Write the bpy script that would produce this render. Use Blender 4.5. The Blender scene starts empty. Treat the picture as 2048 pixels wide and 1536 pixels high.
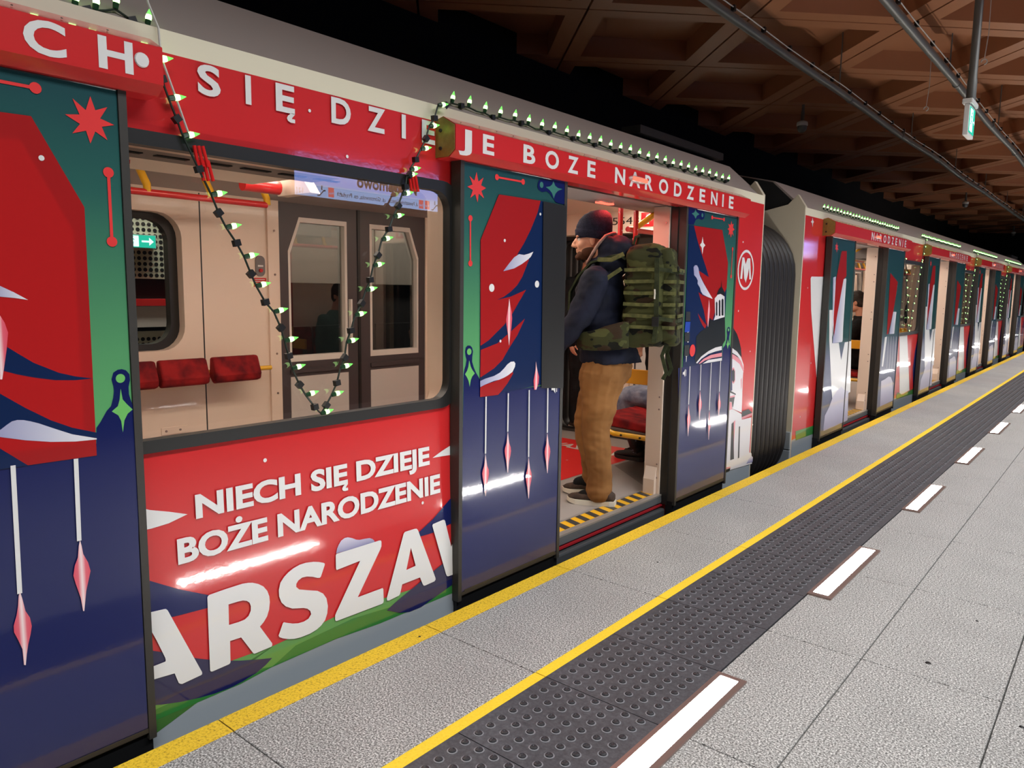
import bpy, bmesh, math, random
from mathutils import Vector, Matrix, noise
random.seed(7)
S = bpy.context.scene
COL = S.collection
# ------------------------------------------------------------------ camera
cam_d = bpy.data.cameras.new('camera'); cam = bpy.data.objects.new('camera', cam_d); COL.objects.link(cam)
cam_d.sensor_fit = 'HORIZONTAL'; cam_d.sensor_width = 36.0; cam_d.lens = 1489.8/2048*36.0
cam_d.clip_start = 0.05; cam_d.clip_end = 300
YAW, PITCH, ROLL = math.radians(39.7488), math.radians(-7.208), math.radians(0.8583)
_f = Vector((-math.sin(YAW)*math.cos(PITCH), math.cos(YAW)*math.cos(PITCH), math.sin(PITCH)))
_r = Vector((math.cos(YAW), math.sin(YAW), 0)); _u = _r.cross(_f)
_r2 = _r*math.cos(ROLL)+_u*math.sin(ROLL); _u2 = _r2.cross(_f)
M = Matrix((_r2, _u2, -_f)).transposed().to_4x4(); M.translation = Vector((2.18, 0, 1.37))
cam.matrix_world = M
S.camera = cam
# ------------------------------------------------------------------ world, lights, exposure
W = bpy.data.worlds.new('station_air'); S.world = W; W.use_nodes = True
W.node_tree.nodes['Background'].inputs[0].default_value = (0.75, 0.85, 1.0, 1)
W.node_tree.nodes['Background'].inputs[1].default_value = 0.012
S.view_settings.view_transform = 'Standard'; S.view_settings.look = 'None'
S.view_settings.gamma = 1.0; S.view_settings.use_curve_mapping = False
S.view_settings.exposure = 0.0
STRIP = 100.0          # radiance of the floor light strips
def area(name, loc, rot, sx, sy, power, col, spread=180):
    d = bpy.data.lights.new(name, 'AREA'); d.shape = 'RECTANGLE'; d.size = sx; d.size_y = sy
    d.energy = power; d.color = col; d.spread = math.radians(spread)
    o = bpy.data.objects.new(name, d); COL.objects.link(o); o.location = loc; o.rotation_euler = rot
    return o
# added overhead light, out of view to the right, that brightens the platform floor
area('platform_floor_fill', (2.9, 11, 4.25), (0, math.radians(18), 0), 0.5, 30, 590, (0.97, 0.99, 1.0), 104)

# ------------------------------------------------------------------ mesh helpers
def srgb(r, g, b):
    f = lambda c: (c/255/12.92) if c/255 <= 0.04045 else ((c/255+0.055)/1.055)**2.4
    return (f(r), f(g), f(b), 1.0)
class MB:
    def __init__(s): s.v = []; s.f = []; s.m = []; s.cur = 0
    def add(s, vs, fs):
        o = len(s.v); s.v += [tuple(v) for v in vs]; s.f += [[i+o for i in f] for f in fs]; s.m += [s.cur]*len(fs); return s
    def box(s, x0, x1, y0, y1, z0, z1):
        return s.add([(x0,y0,z0),(x1,y0,z0),(x1,y1,z0),(x0,y1,z0),(x0,y0,z1),(x1,y0,z1),(x1,y1,z1),(x0,y1,z1)],
            [[0,3,2,1],[4,5,6,7],[0,1,5,4],[1,2,6,5],[2,3,7,6],[3,0,4,7]])
    def obox(s, c, ax, ay, az):      # oriented box: centre and three half-axes
        c, ax, ay, az = map(Vector, (c, ax, ay, az)); P = []
        for k in (-1, 1):
            for i, j in ((-1,-1),(1,-1),(1,1),(-1,1)): P.append(c+ax*i+ay*j+az*k)
        return s.add(P, [[0,3,2,1],[4,5,6,7],[0,1,5,4],[1,2,6,5],[2,3,7,6],[3,0,4,7]])
    def prism_x(s, pts, x0, x1):     # polygon in (y,z), extruded along x
        n = len(pts); a = sum(pts[i][0]*pts[(i+1)%n][1]-pts[(i+1)%n][0]*pts[i][1] for i in range(n))
        if a < 0: pts = pts[::-1]
        return s.add([(x0,y,z) for y,z in pts]+[(x1,y,z) for y,z in pts],
            [list(range(n))[::-1], list(range(n,2*n))]+[[i,(i+1)%n,n+(i+1)%n,n+i] for i in range(n)])
    def prism_y(s, pts, y0, y1):     # polygon in (x,z), extruded along y
        n = len(pts); a = sum(pts[i][0]*pts[(i+1)%n][1]-pts[(i+1)%n][0]*pts[i][1] for i in range(n))
        if a < 0: pts = pts[::-1]
        return s.add([(x,y0,z) for x,z in pts]+[(x,y1,z) for x,z in pts],
            [list(range(n)), list(range(n,2*n))[::-1]]+[[i,n+i,n+(i+1)%n,(i+1)%n] for i in range(n)])
    def prism_z(s, pts, z0, z1):
        n = len(pts); a = sum(pts[i][0]*pts[(i+1)%n][1]-pts[(i+1)%n][0]*pts[i][1] for i in range(n))
        if a < 0: pts = pts[::-1]
        return s.add([(x,y,z0) for x,y in pts]+[(x,y,z1) for x,y in pts],
            [list(range(n))[::-1], list(range(n,2*n))]+[[i,(i+1)%n,n+(i+1)%n,n+i] for i in range(n)])
    def flat_x(s, pts, x):           # flat polygon in (y,z) facing +x
        n = len(pts); a = sum(pts[i][0]*pts[(i+1)%n][1]-pts[(i+1)%n][0]*pts[i][1] for i in range(n))
        if a < 0: pts = pts[::-1]
        return s.add([(x,y,z) for y,z in pts], [list(range(n))])
    def tube(s, path, r, n=10, cap=True):
        path = [Vector(p) for p in path]; R = r if isinstance(r, (list, tuple)) else [r]*len(path)
        vs = []; up = None
        for i, p in enumerate(path):
            t = (path[min(i+1,len(path)-1)]-path[max(i-1,0)])
            t = t.normalized() if t.length > 1e-9 else Vector((0,0,1))
            if up is None:
                up = Vector((0,0,1)) if abs(t.z) < 0.9 else Vector((1,0,0))
            a = t.cross(up); a = a.normalized() if a.length > 1e-6 else t.orthogonal().normalized()
            b = a.cross(t).normalized(); up = b
            for k in range(n):
                w = 2*math.pi*k/n; vs.append(p+(a*math.cos(w)+b*math.sin(w))*R[i])
        fs = []
        for i in range(len(path)-1):
            for k in range(n): fs.append([i*n+k,(i)*n+(k+1)%n,(i+1)*n+(k+1)%n,(i+1)*n+k][::-1])
        if cap: fs += [list(range(n)), list(range((len(path)-1)*n, len(path)*n))[::-1]]
        return s.add(vs, fs)
    def lathe(s, prof, c, axis=(0,0,1), n=16):   # prof: (radius, height) along axis from c
        c = Vector(c); t = Vector(axis).normalized(); a = t.orthogonal().normalized(); b = t.cross(a)
        vs = []; fs = []
        for r, h in prof:
            for k in range(n):
                w = 2*math.pi*k/n; vs.append(c+t*h+(a*math.cos(w)+b*math.sin(w))*max(r,1e-5))
        for i in range(len(prof)-1):
            for k in range(n): fs.append([i*n+k,i*n+(k+1)%n,(i+1)*n+(k+1)%n,(i+1)*n+k])
        fs += [list(range(n))[::-1], list(range((len(prof)-1)*n, len(prof)*n))]
        return s.add(vs, fs)
    def ell(s, c, r, n=16, m=10, rot=None):
        c = Vector(c); vs = []; fs = []
        for i in range(m+1):
            th = math.pi*i/m
            for k in range(n):
                w = 2*math.pi*k/n
                v = Vector((r[0]*math.sin(th)*math.cos(w), r[1]*math.sin(th)*math.sin(w), r[2]*math.cos(th)))
                vs.append(c+(rot@v if rot else v))
        for i in range(m):
            for k in range(n): fs.append([i*n+k,(i+1)*n+k,(i+1)*n+(k+1)%n,i*n+(k+1)%n])
        return s.add(vs, fs)
    def mesh(s, name, smooth=False):
        me = bpy.data.meshes.new(name); me.from_pydata(s.v, [], s.f); me.update()
        if smooth is not False:
            me.polygons.foreach_set('use_smooth', [True]*len(me.polygons))
            if smooth != 'all':
                try: me.set_sharp_from_angle(angle=math.radians(smooth if smooth is not True else 40))
                except Exception: pass
        if any(s.m): me.polygons.foreach_set('material_index', s.m)
        return me
    def obj(s, name, mat, parent=None, smooth=False, kind=None, label=None):
        return link(name, s.mesh(name, smooth), mat, parent, kind, label)
def link(name, me, mat, parent=None, kind=None, label=None):
    mats = mat if isinstance(mat, (list, tuple)) else [mat]
    if not me.materials:
        for m in mats: me.materials.append(m)
    o = bpy.data.objects.new(name, me); COL.objects.link(o); put(o, parent)
    if kind: o['kind'] = kind
    if label: o['label'] = label
    return o
def put(o, parent):      # meshes are built in scene metres; the inverse undoes a thing's own base point
    if parent is not None:
        o.parent = parent
        o.matrix_parent_inverse = ROOTS.get(parent.name, Matrix.Identity(4)) if parent.parent is None else Matrix.Identity(4)
ROOTS = {}
def thing(name, label, cat, loc=(0,0,0), group=None, kind=None):
    o = bpy.data.objects.new(name, None); COL.objects.link(o); o.location = loc; o.empty_display_size = 0.1
    ROOTS[o.name] = Matrix.Translation(Vector(loc)).inverted()
    if kind: o['kind'] = kind
    if label: tag(o, label, cat, group)
    return o
def tag(o, label, cat, group=None):
    o['label'] = label; o['category'] = cat
    if group: o['group'] = group
    return o
def dup(o, d, parent=None):          # a part and its sub-parts, moved by d
    c = o.copy(); COL.objects.link(c); c.location = Vector(o.location)+Vector(d)
    if parent is not None: c.parent = parent; c.matrix_parent_inverse = ROOTS.get(parent.name, Matrix.Identity(4)) if parent.parent is None else Matrix.Identity(4)
    for ch in [x for x in o.children]:
        k = ch.copy(); COL.objects.link(k); k.parent = c; k.matrix_parent_inverse = ch.matrix_parent_inverse
    return c
def bev(o, w=0.006, n=2):
    m = o.modifiers.new('bevel', 'BEVEL'); m.width = w; m.segments = n; m.limit_method = 'ANGLE'; m.angle_limit = math.radians(40); return o
def rrect(y0, y1, z0, z1, r, n=6):
    P = []
    for cy, cz, a0 in ((y1-r,z0+r,-90),(y1-r,z1-r,0),(y0+r,z1-r,90),(y0+r,z0+r,180)):
        for i in range(n+1):
            a = math.radians(a0+90*i/n); P.append((cy+r*math.cos(a), cz+r*math.sin(a)))
    return P
def plate(outer, holes, x0, x1, name, mat, parent):   # plate in the yz plane with holes, thickness x0..x1
    bm = bmesh.new(); E = []
    for loop in [outer]+holes:
        vs = [bm.verts.new((x1, y, z)) for y, z in loop]
        E += [bm.edges.new((vs[i], vs[(i+1) % len(vs)])) for i in range(len(vs))]
    bmesh.ops.triangle_fill(bm, use_beauty=True, edges=E, normal=(1,0,0))
    r = bmesh.ops.extrude_face_region(bm, geom=bm.faces[:])
    bmesh.ops.translate(bm, verts=[v for v in r['geom'] if isinstance(v, bmesh.types.BMVert)], vec=(x0-x1,0,0))
    bmesh.ops.recalc_face_normals(bm, faces=bm.faces[:])
    me = bpy.data.meshes.new(name); bm.to_mesh(me); bm.free()
    return link(name, me, mat, parent)
def ringframe(inner, outer, x0, x1):     # frame between two equal-count loops
    m = MB(); n = len(inner)
    vs = [(x0,*p) for p in outer]+[(x1,*p) for p in outer]+[(x1,*p) for p in inner]+[(x0,*p) for p in inner]
    fs = []
    for i in range(n):
        j = (i+1) % n
        for a, b in ((0,1),(1,2),(2,3),(3,0)): fs.append([a*n+i, a*n+j, b*n+j, b*n+i])
    return m.add(vs, fs)

# ------------------------------------------------------------------ materials
MAT = {}
def nodes(name):
    m = bpy.data.materials.new(name); m.use_nodes = True; nt = m.node_tree
    return m, nt, nt.nodes['Principled BSDF']
def basic(name, col, rough=0.5, metal=0.0, coat=0.0, spec=0.5, bump=0.0, bscale=200, var=0.0):
    if name in MAT: return MAT[name]
    m, nt, b = nodes(name)
    b.inputs['Base Color'].default_value = col; b.inputs['Roughness'].default_value = rough
    b.inputs['Metallic'].default_value = metal; b.inputs['Coat Weight'].default_value = coat
    b.inputs['Coat Roughness'].default_value = 0.03; b.inputs['Specular IOR Level'].default_value = spec
    tc = nt.nodes.new('ShaderNodeTexCoord'); nz = nt.nodes.new('ShaderNodeTexNoise')
    nt.links.new(tc.outputs['Object'], nz.inputs['Vector'])
    nz.inputs['Scale'].default_value = bscale; nz.inputs['Detail'].default_value = 4
    if bump > 0:
        bp = nt.nodes.new('ShaderNodeBump'); bp.inputs['Strength'].default_value = bump; bp.inputs['Distance'].default_value = 0.004
        nt.links.new(nz.outputs['Fac'], bp.inputs['Height']); nt.links.new(bp.outputs['Normal'], b.inputs['Normal'])
    if var > 0:
        mx = nt.nodes.new('ShaderNodeMix'); mx.data_type = 'RGBA'
        mx.inputs[6].default_value = tuple(c*(1-var) for c in col[:3])+(1,); mx.inputs[7].default_value = tuple(min(1,c*(1+var)) for c in col[:3])+(1,)
        nt.links.new(nz.outputs['Fac'], mx.inputs[0]); nt.links.new(mx.outputs[2], b.inputs['Base Color'])
    MAT[name] = m; return m
def paint(name, rgb, rough=0.35, coat=1.0):
    """glossy vinyl / paint: base colour with a slightly wavy clear coat"""
    if name in MAT: return MAT[name]
    m, nt, b = nodes(name)
    b.inputs['Base Color'].default_value = srgb(*rgb); b.inputs['Roughness'].default_value = rough
    b.inputs['Specular IOR Level'].default_value = 0.25
    b.inputs['Coat Weight'].default_value = coat; b.inputs['Coat Roughness'].default_value = 0.07; b.inputs['Coat IOR'].default_value = 1.55
    tc = nt.nodes.new('ShaderNodeTexCoord'); nz = nt.nodes.new('ShaderNodeTexNoise'); nt.links.new(tc.outputs['Object'], nz.inputs['Vector'])
    nz.inputs['Scale'].default_value = 55; nz.inputs['Detail'].default_value = 3
    bp = nt.nodes.new('ShaderNodeBump'); bp.inputs['Strength'].default_value = 0.06; bp.inputs['Distance'].default_value = 0.002
    nt.links.new(nz.outputs['Fac'], bp.inputs['Height']); nt.links.new(bp.outputs['Normal'], b.inputs['Coat Normal'])
    MAT[name] = m; return m
def graded(name, stops, axis='z', coat=1.0, diag=0.0, rough=0.35):
    """printed gradient across the object's own bounding box"""
    m, nt, b = nodes(name); tc = nt.nodes.new('ShaderNodeTexCoord'); sp = nt.nodes.new('ShaderNodeSeparateXYZ')
    nt.links.new(tc.outputs['Generated'], sp.inputs[0]); r = nt.nodes.new('ShaderNodeValToRGB')
    src = sp.outputs[{'x':0,'y':1,'z':2}[axis]]
    if diag:
        ma = nt.nodes.new('ShaderNodeMath'); ma.operation = 'MULTIPLY_ADD'; ma.inputs[1].default_value = diag
        nt.links.new(sp.outputs[2], ma.inputs[0]); nt.links.new(src, ma.inputs[2]); src = ma.outputs[0]
    nt.links.new(src, r.inputs[0]); e = r.color_ramp.elements
    e[0].position, e[0].color = stops[0][0], srgb(*stops[0][1]); e[1].position, e[1].color = stops[-1][0], srgb(*stops[-1][1])
    for p, c in stops[1:-1]: k = e.new(p); k.color = srgb(*c)
    nt.links.new(r.outputs[0], b.inputs['Base Color']); b.inputs['Roughness'].default_value = rough
    b.inputs['Coat Weight'].default_value = coat; b.inputs['Coat Roughness'].default_value = 0.035; b.inputs['Specular IOR Level'].default_value = 0.25
    MAT[name] = m; return m
def film(name, rgb, clear=0.35):
    """printed window film: part of the light passes through it"""
    m, nt, b = nodes(name); b.inputs['Base Color'].default_value = srgb(*rgb); b.inputs['Roughness'].default_value = 0.35
    b.inputs['Coat Weight'].default_value = 1; b.inputs['Coat Roughness'].default_value = 0.01; b.inputs['Specular IOR Level'].default_value = 0.3
    t = nt.nodes.new('ShaderNodeBsdfTransparent'); t.inputs[0].default_value = tuple(min(1, c*1.3+.04) for c in srgb(*rgb)[:3])+(1,)
    mx = nt.nodes.new('ShaderNodeMixShader'); mx.inputs[0].default_value = clear
    nt.links.new(b.outputs[0], mx.inputs[1]); nt.links.new(t.outputs[0], mx.inputs[2])
    nt.links.new(mx.outputs[0], nt.nodes['Material Output'].inputs[0]); MAT[name] = m; return m
def glass(name, tint=(0.93,0.96,0.95), k=1.7):
    m, nt, b = nodes(name); nt.nodes.remove(b)
    t = nt.nodes.new('ShaderNodeBsdfTransparent'); t.inputs[0].default_value = (*tint,1)
    g = nt.nodes.new('ShaderNodeBsdfGlossy'); g.inputs['Roughness'].default_value = 0.0
    f = nt.nodes.new('ShaderNodeFresnel'); f.inputs[0].default_value = 1.5
    mu = nt.nodes.new('ShaderNodeMath'); mu.operation = 'MULTIPLY'; mu.inputs[1].default_value = k; mu.use_clamp = True
    mx = nt.nodes.new('ShaderNodeMixShader')
    nt.links.new(f.outputs[0], mu.inputs[0]); nt.links.new(mu.outputs[0], mx.inputs[0])
    nt.links.new(t.outputs[0], mx.inputs[1]); nt.links.new(g.outputs[0], mx.inputs[2])
    nt.links.new(mx.outputs[0], nt.nodes['Material Output'].inputs[0]); MAT[name] = m; return m
def emit(name, rgb, strength):
    m, nt, b = nodes(name); nt.nodes.remove(b); e = nt.nodes.new('ShaderNodeEmission')
    e.inputs[0].default_value = (*rgb, 1); e.inputs[1].default_value = strength
    nt.links.new(e.outputs[0], nt.nodes['Material Output'].inputs[0]); MAT[name] = m; return m
def speckle(name, stops, scale, rough, bump=0.15, stain=0.12, detail_mix=0.5):
    """granite and worn paint: fine grain colours with broad faint stains"""
    m, nt, b = nodes(name); tc = nt.nodes.new('ShaderNodeTexCoord')
    nz = nt.nodes.new('ShaderNodeTexNoise'); nz.inputs['Scale'].default_value = scale; nz.inputs['Detail'].default_value = 3; nz.inputs['Roughness'].default_value = 0.75
    n2 = nt.nodes.new('ShaderNodeTexNoise'); n2.inputs['Scale'].default_value = 2.3; n2.inputs['Detail'].default_value = 5
    nt.links.new(tc.outputs['Object'], nz.inputs['Vector']); nt.links.new(tc.outputs['Object'], n2.inputs['Vector'])
    r = nt.nodes.new('ShaderNodeValToRGB'); e = r.color_ramp.elements
    e[0].position, e[0].color = stops[0][0], srgb(*stops[0][1]); e[1].position, e[1].color = stops[-1][0], srgb(*stops[-1][1])
    for p, c in stops[1:-1]: k = e.new(p); k.color = srgb(*c)
    nt.links.new(nz.outputs['Fac'], r.inputs[0])
    mr = nt.nodes.new('ShaderNodeMapRange'); mr.inputs[1].default_value = 0.3; mr.inputs[2].default_value = 0.7
    mr.inputs[3].default_value = 1-stain; mr.inputs[4].default_value = 1+stain*.4
    nt.links.new(n2.outputs['Fac'], mr.inputs[0])
    mx = nt.nodes.new('ShaderNodeMix'); mx.data_type = 'RGBA'; mx.blend_type = 'MULTIPLY'; mx.inputs[0].default_value = 1
    nt.links.new(r.outputs[0], mx.inputs[6]); nt.links.new(mr.outputs[0], mx.inputs[7]); nt.links.new(mx.outputs[2], b.inputs['Base Color'])
    b.inputs['Roughness'].default_value = rough
    bp = nt.nodes.new('ShaderNodeBump'); bp.inputs['Strength'].default_value = bump; bp.inputs['Distance'].default_value = 0.002
    nt.links.new(nz.outputs['Fac'], bp.inputs['Height']); nt.links.new(bp.outputs['Normal'], b.inputs['Normal'])
    MAT[name] = m; return m

speckle('granite', [(.36,(52,51,50)),(.46,(126,124,121)),(.54,(176,174,170)),(.64,(236,234,230))], 165, 0.55)
speckle('yellow_paint', [(.30,(120,96,30)),(.40,(205,165,35)),(.5,(232,190,42)),(.7,(240,202,60))], 120, 0.6, 0.12, 0.1)
speckle('yellow_tape', [(.24,(165,135,30)),(.34,(238,198,40)),(.7,(246,212,60))], 110, 0.55, 0.1, 0.06)
basic('joint', srgb(38,36,34), .9)
speckle('tactile_rubber', [(.3,(60,60,63)),(.5,(76,76,80)),(.75,(96,96,100))], 60, 0.5, 0.08, .3)
basic('tactile_ring', srgb(124,124,128), .45); basic('tactile_dome', srgb(46,46,49), .4)
emit('strip_glow', (1.0,0.965,0.92), STRIP)
basic('fixture_steel', srgb(150,128,120), .35, .6)
basic('ceiling_brown', srgb(164,109,76), .362, 0.0, 0.0, 0.5, 0.0, 5, 0.06)
basic('black_void', srgb(8,8,8), .9)
basic('pipe_grey', srgb(104,104,100), .4, 0.2)
basic('black_plastic', srgb(16,16,17), .45)
basic('cable_grey', srgb(190,186,180), .5)
basic('white_plastic', srgb(205,205,200), .45)
paint('red', (204,40,42)); paint('navy', (12,24,84)); paint('dusk', (44,40,74)); paint('white', (226,224,222)); paint('ltgreen', (92,150,74))
paint('dkgreen', (48,122,56)); paint('coral', (226,62,62)); paint('green', (112,188,100)); paint('tealdark', (62,122,112))
paint('roof', (24,30,36)); paint('stone', (224,220,222)); paint('rose', (226,140,150)); paint('blue', (40,74,170)); paint('skirt_grey', (150,158,164))
graded('leaf_far', [(0,(36,48,92)),(.4,(36,50,96)),(.5,(40,84,84)),(1,(28,66,70))], 'z')
paint('end_beige', (198,188,166), .45, .2); paint('body_white', (222,214,190), .4, .5); basic('roof_grey', srgb(142,130,124), .6)
graded('pink', [(0,(222,78,96)),(.28,(226,100,116)),(.5,(246,222,222)),(.72,(226,100,116)),(1,(222,78,96))], 'y', 1.0, 0.0)
graded('snow', [(0,(150,150,186)),(.5,(196,196,214)),(1,(232,230,230))], 'y'); graded('lav', [(0,(140,138,176)),(1,(212,208,222))], 'z')
graded('leaf_print', [(0,(12,24,84)),(.36,(12,24,84)),(.362,(104,184,104)),(.62,(84,150,100)),(.85,(44,96,88)),(1,(28,70,76))], 'z')
paint('stk', (52,54,58)); film('film', (204,38,40), .40); film('filmnavy', (20,44,92), .30); film('filmteal', (40,92,92), .35)
paint('frit', (20,16,18)); basic('backing', srgb(205,190,182), .6)
basic('rubber', srgb(30,29,28), .42); basic('rubber_soft', srgb(52,49,45), .5, 0, 0, .5, .1, 30, .1)
basic('seal_brown', srgb(58,52,46), .35)
basic('cream_lit', srgb(250,240,228), .5); basic('cream', srgb(238,216,198), .42, 0, .15, .5, 0, 4, .02); basic('cream_grey', srgb(160,150,146), .5)
basic('lining_grey', srgb(120,114,112), .5)
basic('far_leaf', srgb(74,66,68), .4); basic('far_panel', srgb(206,198,192), .4); basic('far_edge', srgb(226,218,210), .4)
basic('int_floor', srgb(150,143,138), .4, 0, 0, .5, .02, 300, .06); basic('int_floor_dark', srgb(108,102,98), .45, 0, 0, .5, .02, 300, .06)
paint('carpet_red', (214,40,40), .5, .2); basic('sill_metal', srgb(170,164,158), .35, .5); basic('sill_dark', srgb(74,76,78), .4, .3)
basic('sill_step', srgb(104,106,108), .4, .2); basic('sill_red', srgb(150,24,32), .5); paint('hazard_yellow', (226,170,36), .5, .2); paint('hazard_black', (60,58,56), .5, .2)
basic('rail_yellow', srgb(240,184,30), .32, 0, .5); basic('rail_red', srgb(206,30,34), .32, 0, .5); basic('panel_yellow', srgb(232,164,30), .4, 0, .3)
def cloth(name, a, b_, scale, rough=.85, bump=.3):
    m, nt, b = nodes(name); tc = nt.nodes.new('ShaderNodeTexCoord'); nz = nt.nodes.new('ShaderNodeTexNoise'); nz.inputs['Scale'].default_value = scale; nz.inputs['Detail'].default_value = 3
    nt.links.new(tc.outputs['Object'], nz.inputs['Vector']); r = nt.nodes.new('ShaderNodeValToRGB'); e = r.color_ramp.elements
    e[0].position, e[0].color = .35, srgb(*a); e[1].position, e[1].color = .65, srgb(*b_); nt.links.new(nz.outputs['Fac'], r.inputs[0]); nt.links.new(r.outputs[0], b.inputs['Base Color'])
    b.inputs['Roughness'].default_value = rough; b.inputs['Specular IOR Level'].default_value = .25
    n2 = nt.nodes.new('ShaderNodeTexNoise'); n2.inputs['Scale'].default_value = scale*3; nt.links.new(tc.outputs['Object'], n2.inputs['Vector'])
    bp = nt.nodes.new('ShaderNodeBump'); bp.inputs['Strength'].default_value = bump; bp.inputs['Distance'].default_value = .01
    nt.links.new(n2.outputs['Fac'], bp.inputs['Height']); nt.links.new(bp.outputs['Normal'], b.inputs['Normal']); MAT[name] = m; return m
cloth('seat_red', (92,14,22), (158,30,32), 9); basic('seat_shell', srgb(92,84,82), .5)
glass('pane', (0.95,0.96,0.95), 1.9); glass('pane_dark', (0.72,0.69,0.67), 2.4)
emit('lamp_strip', (1.0,.86,.72), 15.0)
emit('led_red', (1.0,.10,.06), 3.0); basic('lamp_glass', srgb(190,150,140), .2, 0, 1)
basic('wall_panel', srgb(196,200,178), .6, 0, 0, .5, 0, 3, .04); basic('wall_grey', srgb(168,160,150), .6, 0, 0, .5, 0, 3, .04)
basic('hole_black', srgb(10,10,10), .9)
emit('sign_green', (.02,.42,.28), 1.6); emit('sign_white', (.62,.95,.85), 1.9)
basic('bulb_socket', srgb(16,58,30), .4); emit('bulb_glow', (.22,1.0,.16), 1.3); emit('bulb_core', (.50,1.0,.32), 4.0)
basic('wire_green', srgb(22,36,28), .5); paint('connector_red', (206,30,30), .4, .5)
basic('olive_metal', srgb(150,132,70), .45, .5, 0, .5, .2, 60, .25)
emit('screen_blue', (.28,.42,1.0), 7.0); emit('screen_pale', (.38,.57,1.0), 6.5); emit('screen_red', (.75,.12,.10), 7.0); basic('screen_ink', srgb(10,16,60), .5); paint('display_case', (40,42,46), .5, .3)

# ================================================================== STRUCTURE: platform
EDGE = 0.06
floor = MB().box(EDGE+.004, 9.0, -3, 46, -1.2, -0.042).obj('floor', MAT['joint'], None, kind='structure')
XR = [(EDGE, .632), (1.137, 1.499), (1.499, 1.95), (1.95, 2.41)]
Y0, DY = 1.115, 0.9
def slab_mesh(x0, x1, ln):
    g = .0022; m = MB(); b = .0015
    m.add([(x0+g,g,-.04),(x1-g,g,-.04),(x1-g,ln-g,-.04),(x0+g,ln-g,-.04),(x0+g,g,-b),(x1-g,g,-b),(x1-g,ln-g,-b),(x0+g,ln-g,-b),
           (x0+g+b,g+b,0),(x1-g-b,g+b,0),(x1-g-b,ln-g-b,0),(x0+g+b,ln-g-b,0)],
          [[0,1,5,4],[1,2,6,5],[2,3,7,6],[3,0,4,7],[4,5,9,8],[5,6,10,9],[6,7,11,10],[7,4,8,11],[8,9,10,11]])
    return m.mesh('granite_slab')
XR += [(2.41+.46*i, 2.87+.46*i) for i in range(5)]
rest = MB()
for i, (x0, x1) in enumerate(XR):
    me = slab_mesh(x0, x1, DY)
    for k in range(-2, 44):
        if i >= 4 and k > 19:
            rest.add([(x0+.002,Y0+k*DY+.002,0),(x1-.002,Y0+k*DY+.002,0),(x1-.002,Y0+(k+1)*DY-.002,0),(x0+.002,Y0+(k+1)*DY-.002,0)], [[0,1,2,3]]); continue
        o = link('granite_slab', me, MAT['granite'], floor); o.location.y = Y0+k*DY
rest.obj('granite_paving', MAT['granite'], floor, kind='stuff')
me1 = MB().box(EDGE, .153, .0022, DY-.0022, -.02, .0012).mesh('yellow_stripe'); me2 = MB().box(.634, .680, .0022, DY-.0022, -.02, .0014).mesh('yellow_stripe')
for k in range(-2, 44):
    for me, mt in ((me1, 'yellow_paint'), (me2, 'yellow_tape')):
        o = link('yellow_stripe', me, MAT[mt], floor); o.location.y = Y0+k*DY
def tactile_mesh(detail):
    m = MB(); g = .0018; x0, x1, ln = .681, 1.1365, .45
    m.box(x0, x1-g, g, ln-g, -.04, .0016)
    n = 8
    for i in range(7):
        for j in range(n):
            cx, cy = .733+i*.058, .0385+j*.0555
            if detail:
                m.cur = 1; m.lathe([(.0165,.0014),(.0165,.0028),(.0135,.0034)], (cx,cy,0), n=12); m.cur = 2
                m.lathe([(.0128,.0030),(.0112,.0062),(.007,.0080),(.0040,.0084),(.0030,.0074)], (cx,cy,0), n=12); m.cur = 0
            else:
                m.cur = 1; m.lathe([(.016,.0014),(.015,.0032)], (cx,cy,0), n=7); m.cur = 2; m.lathe([(.0125,.003),(.007,.008)], (cx,cy,0), n=7); m.cur = 0
    return m.mesh('tactile_tile', 30)
tn, tf = tactile_mesh(True), tactile_mesh(False)
for k in range(-4, 88):
    o = link('tactile_tile', tn if k < 10 else tf, [MAT['tactile_rubber'], MAT['tactile_ring'], MAT['tactile_dome']], floor); o.location.y = Y0+k*.45
# edge coping and the dark track pit
MB().box(EDGE, EDGE+.004, -3, 46, -1.2, -.002).obj('platform_edge_face', MAT['joint'], floor)
MB().box(-6.2, EDGE, -3, 46, -1.35, -1.2).obj('floor_track_bed', MAT['black_void'], None, kind='structure')
# small gum spots on the paving
for (x, y, r) in ((.118,1.93,.006),(1.70,3.05,.011),(2.02,2.78,.008),(1.78,3.6,.006),(.42,3.3,.006)):
    MB().lathe([(r,.0005),(r*.8,.0022),(r*.3,.003)], (x,y,0), n=10).obj('gum_spot', MAT['black_plastic'], floor)

# recessed light strips in the platform floor
ORD = ['nearest the camera','second from the camera','third from the camera','fourth from the camera','fifth from the camera','sixth from the camera','seventh from the camera','eighth from the camera','ninth from the camera','tenth from the camera','eleventh from the camera','twelfth from the camera','thirteenth from the camera','fourteenth from the camera','fifteenth from the camera','sixteenth from the camera','second last in the row','last in the row']
fr = MB(); x0, x1, L = 1.136, 1.242, .853
fr.add([(x0,0,.008),(x1,0,.008),(x1,L,.008),(x0,L,.008),(x0+.018,.028,.009),(x1-.021,.028,.009),(x1-.021,L-.024,.009),(x0+.018,L-.024,.009),
        (x0,0,-.03),(x1,0,-.03),(x1,L,-.03),(x0,L,-.03),(x0+.018,.028,-.012),(x1-.021,.028,-.012),(x1-.021,L-.024,-.012),(x0+.018,L-.024,-.012)],
       [[0,1,5,4],[1,2,6,5],[2,3,7,6],[3,0,4,7],[0,8,9,1],[1,9,10,2],[2,10,11,3],[3,11,8,0],[4,5,13,12],[5,6,14,13],[6,7,15,14],[7,4,12,15]])
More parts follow.
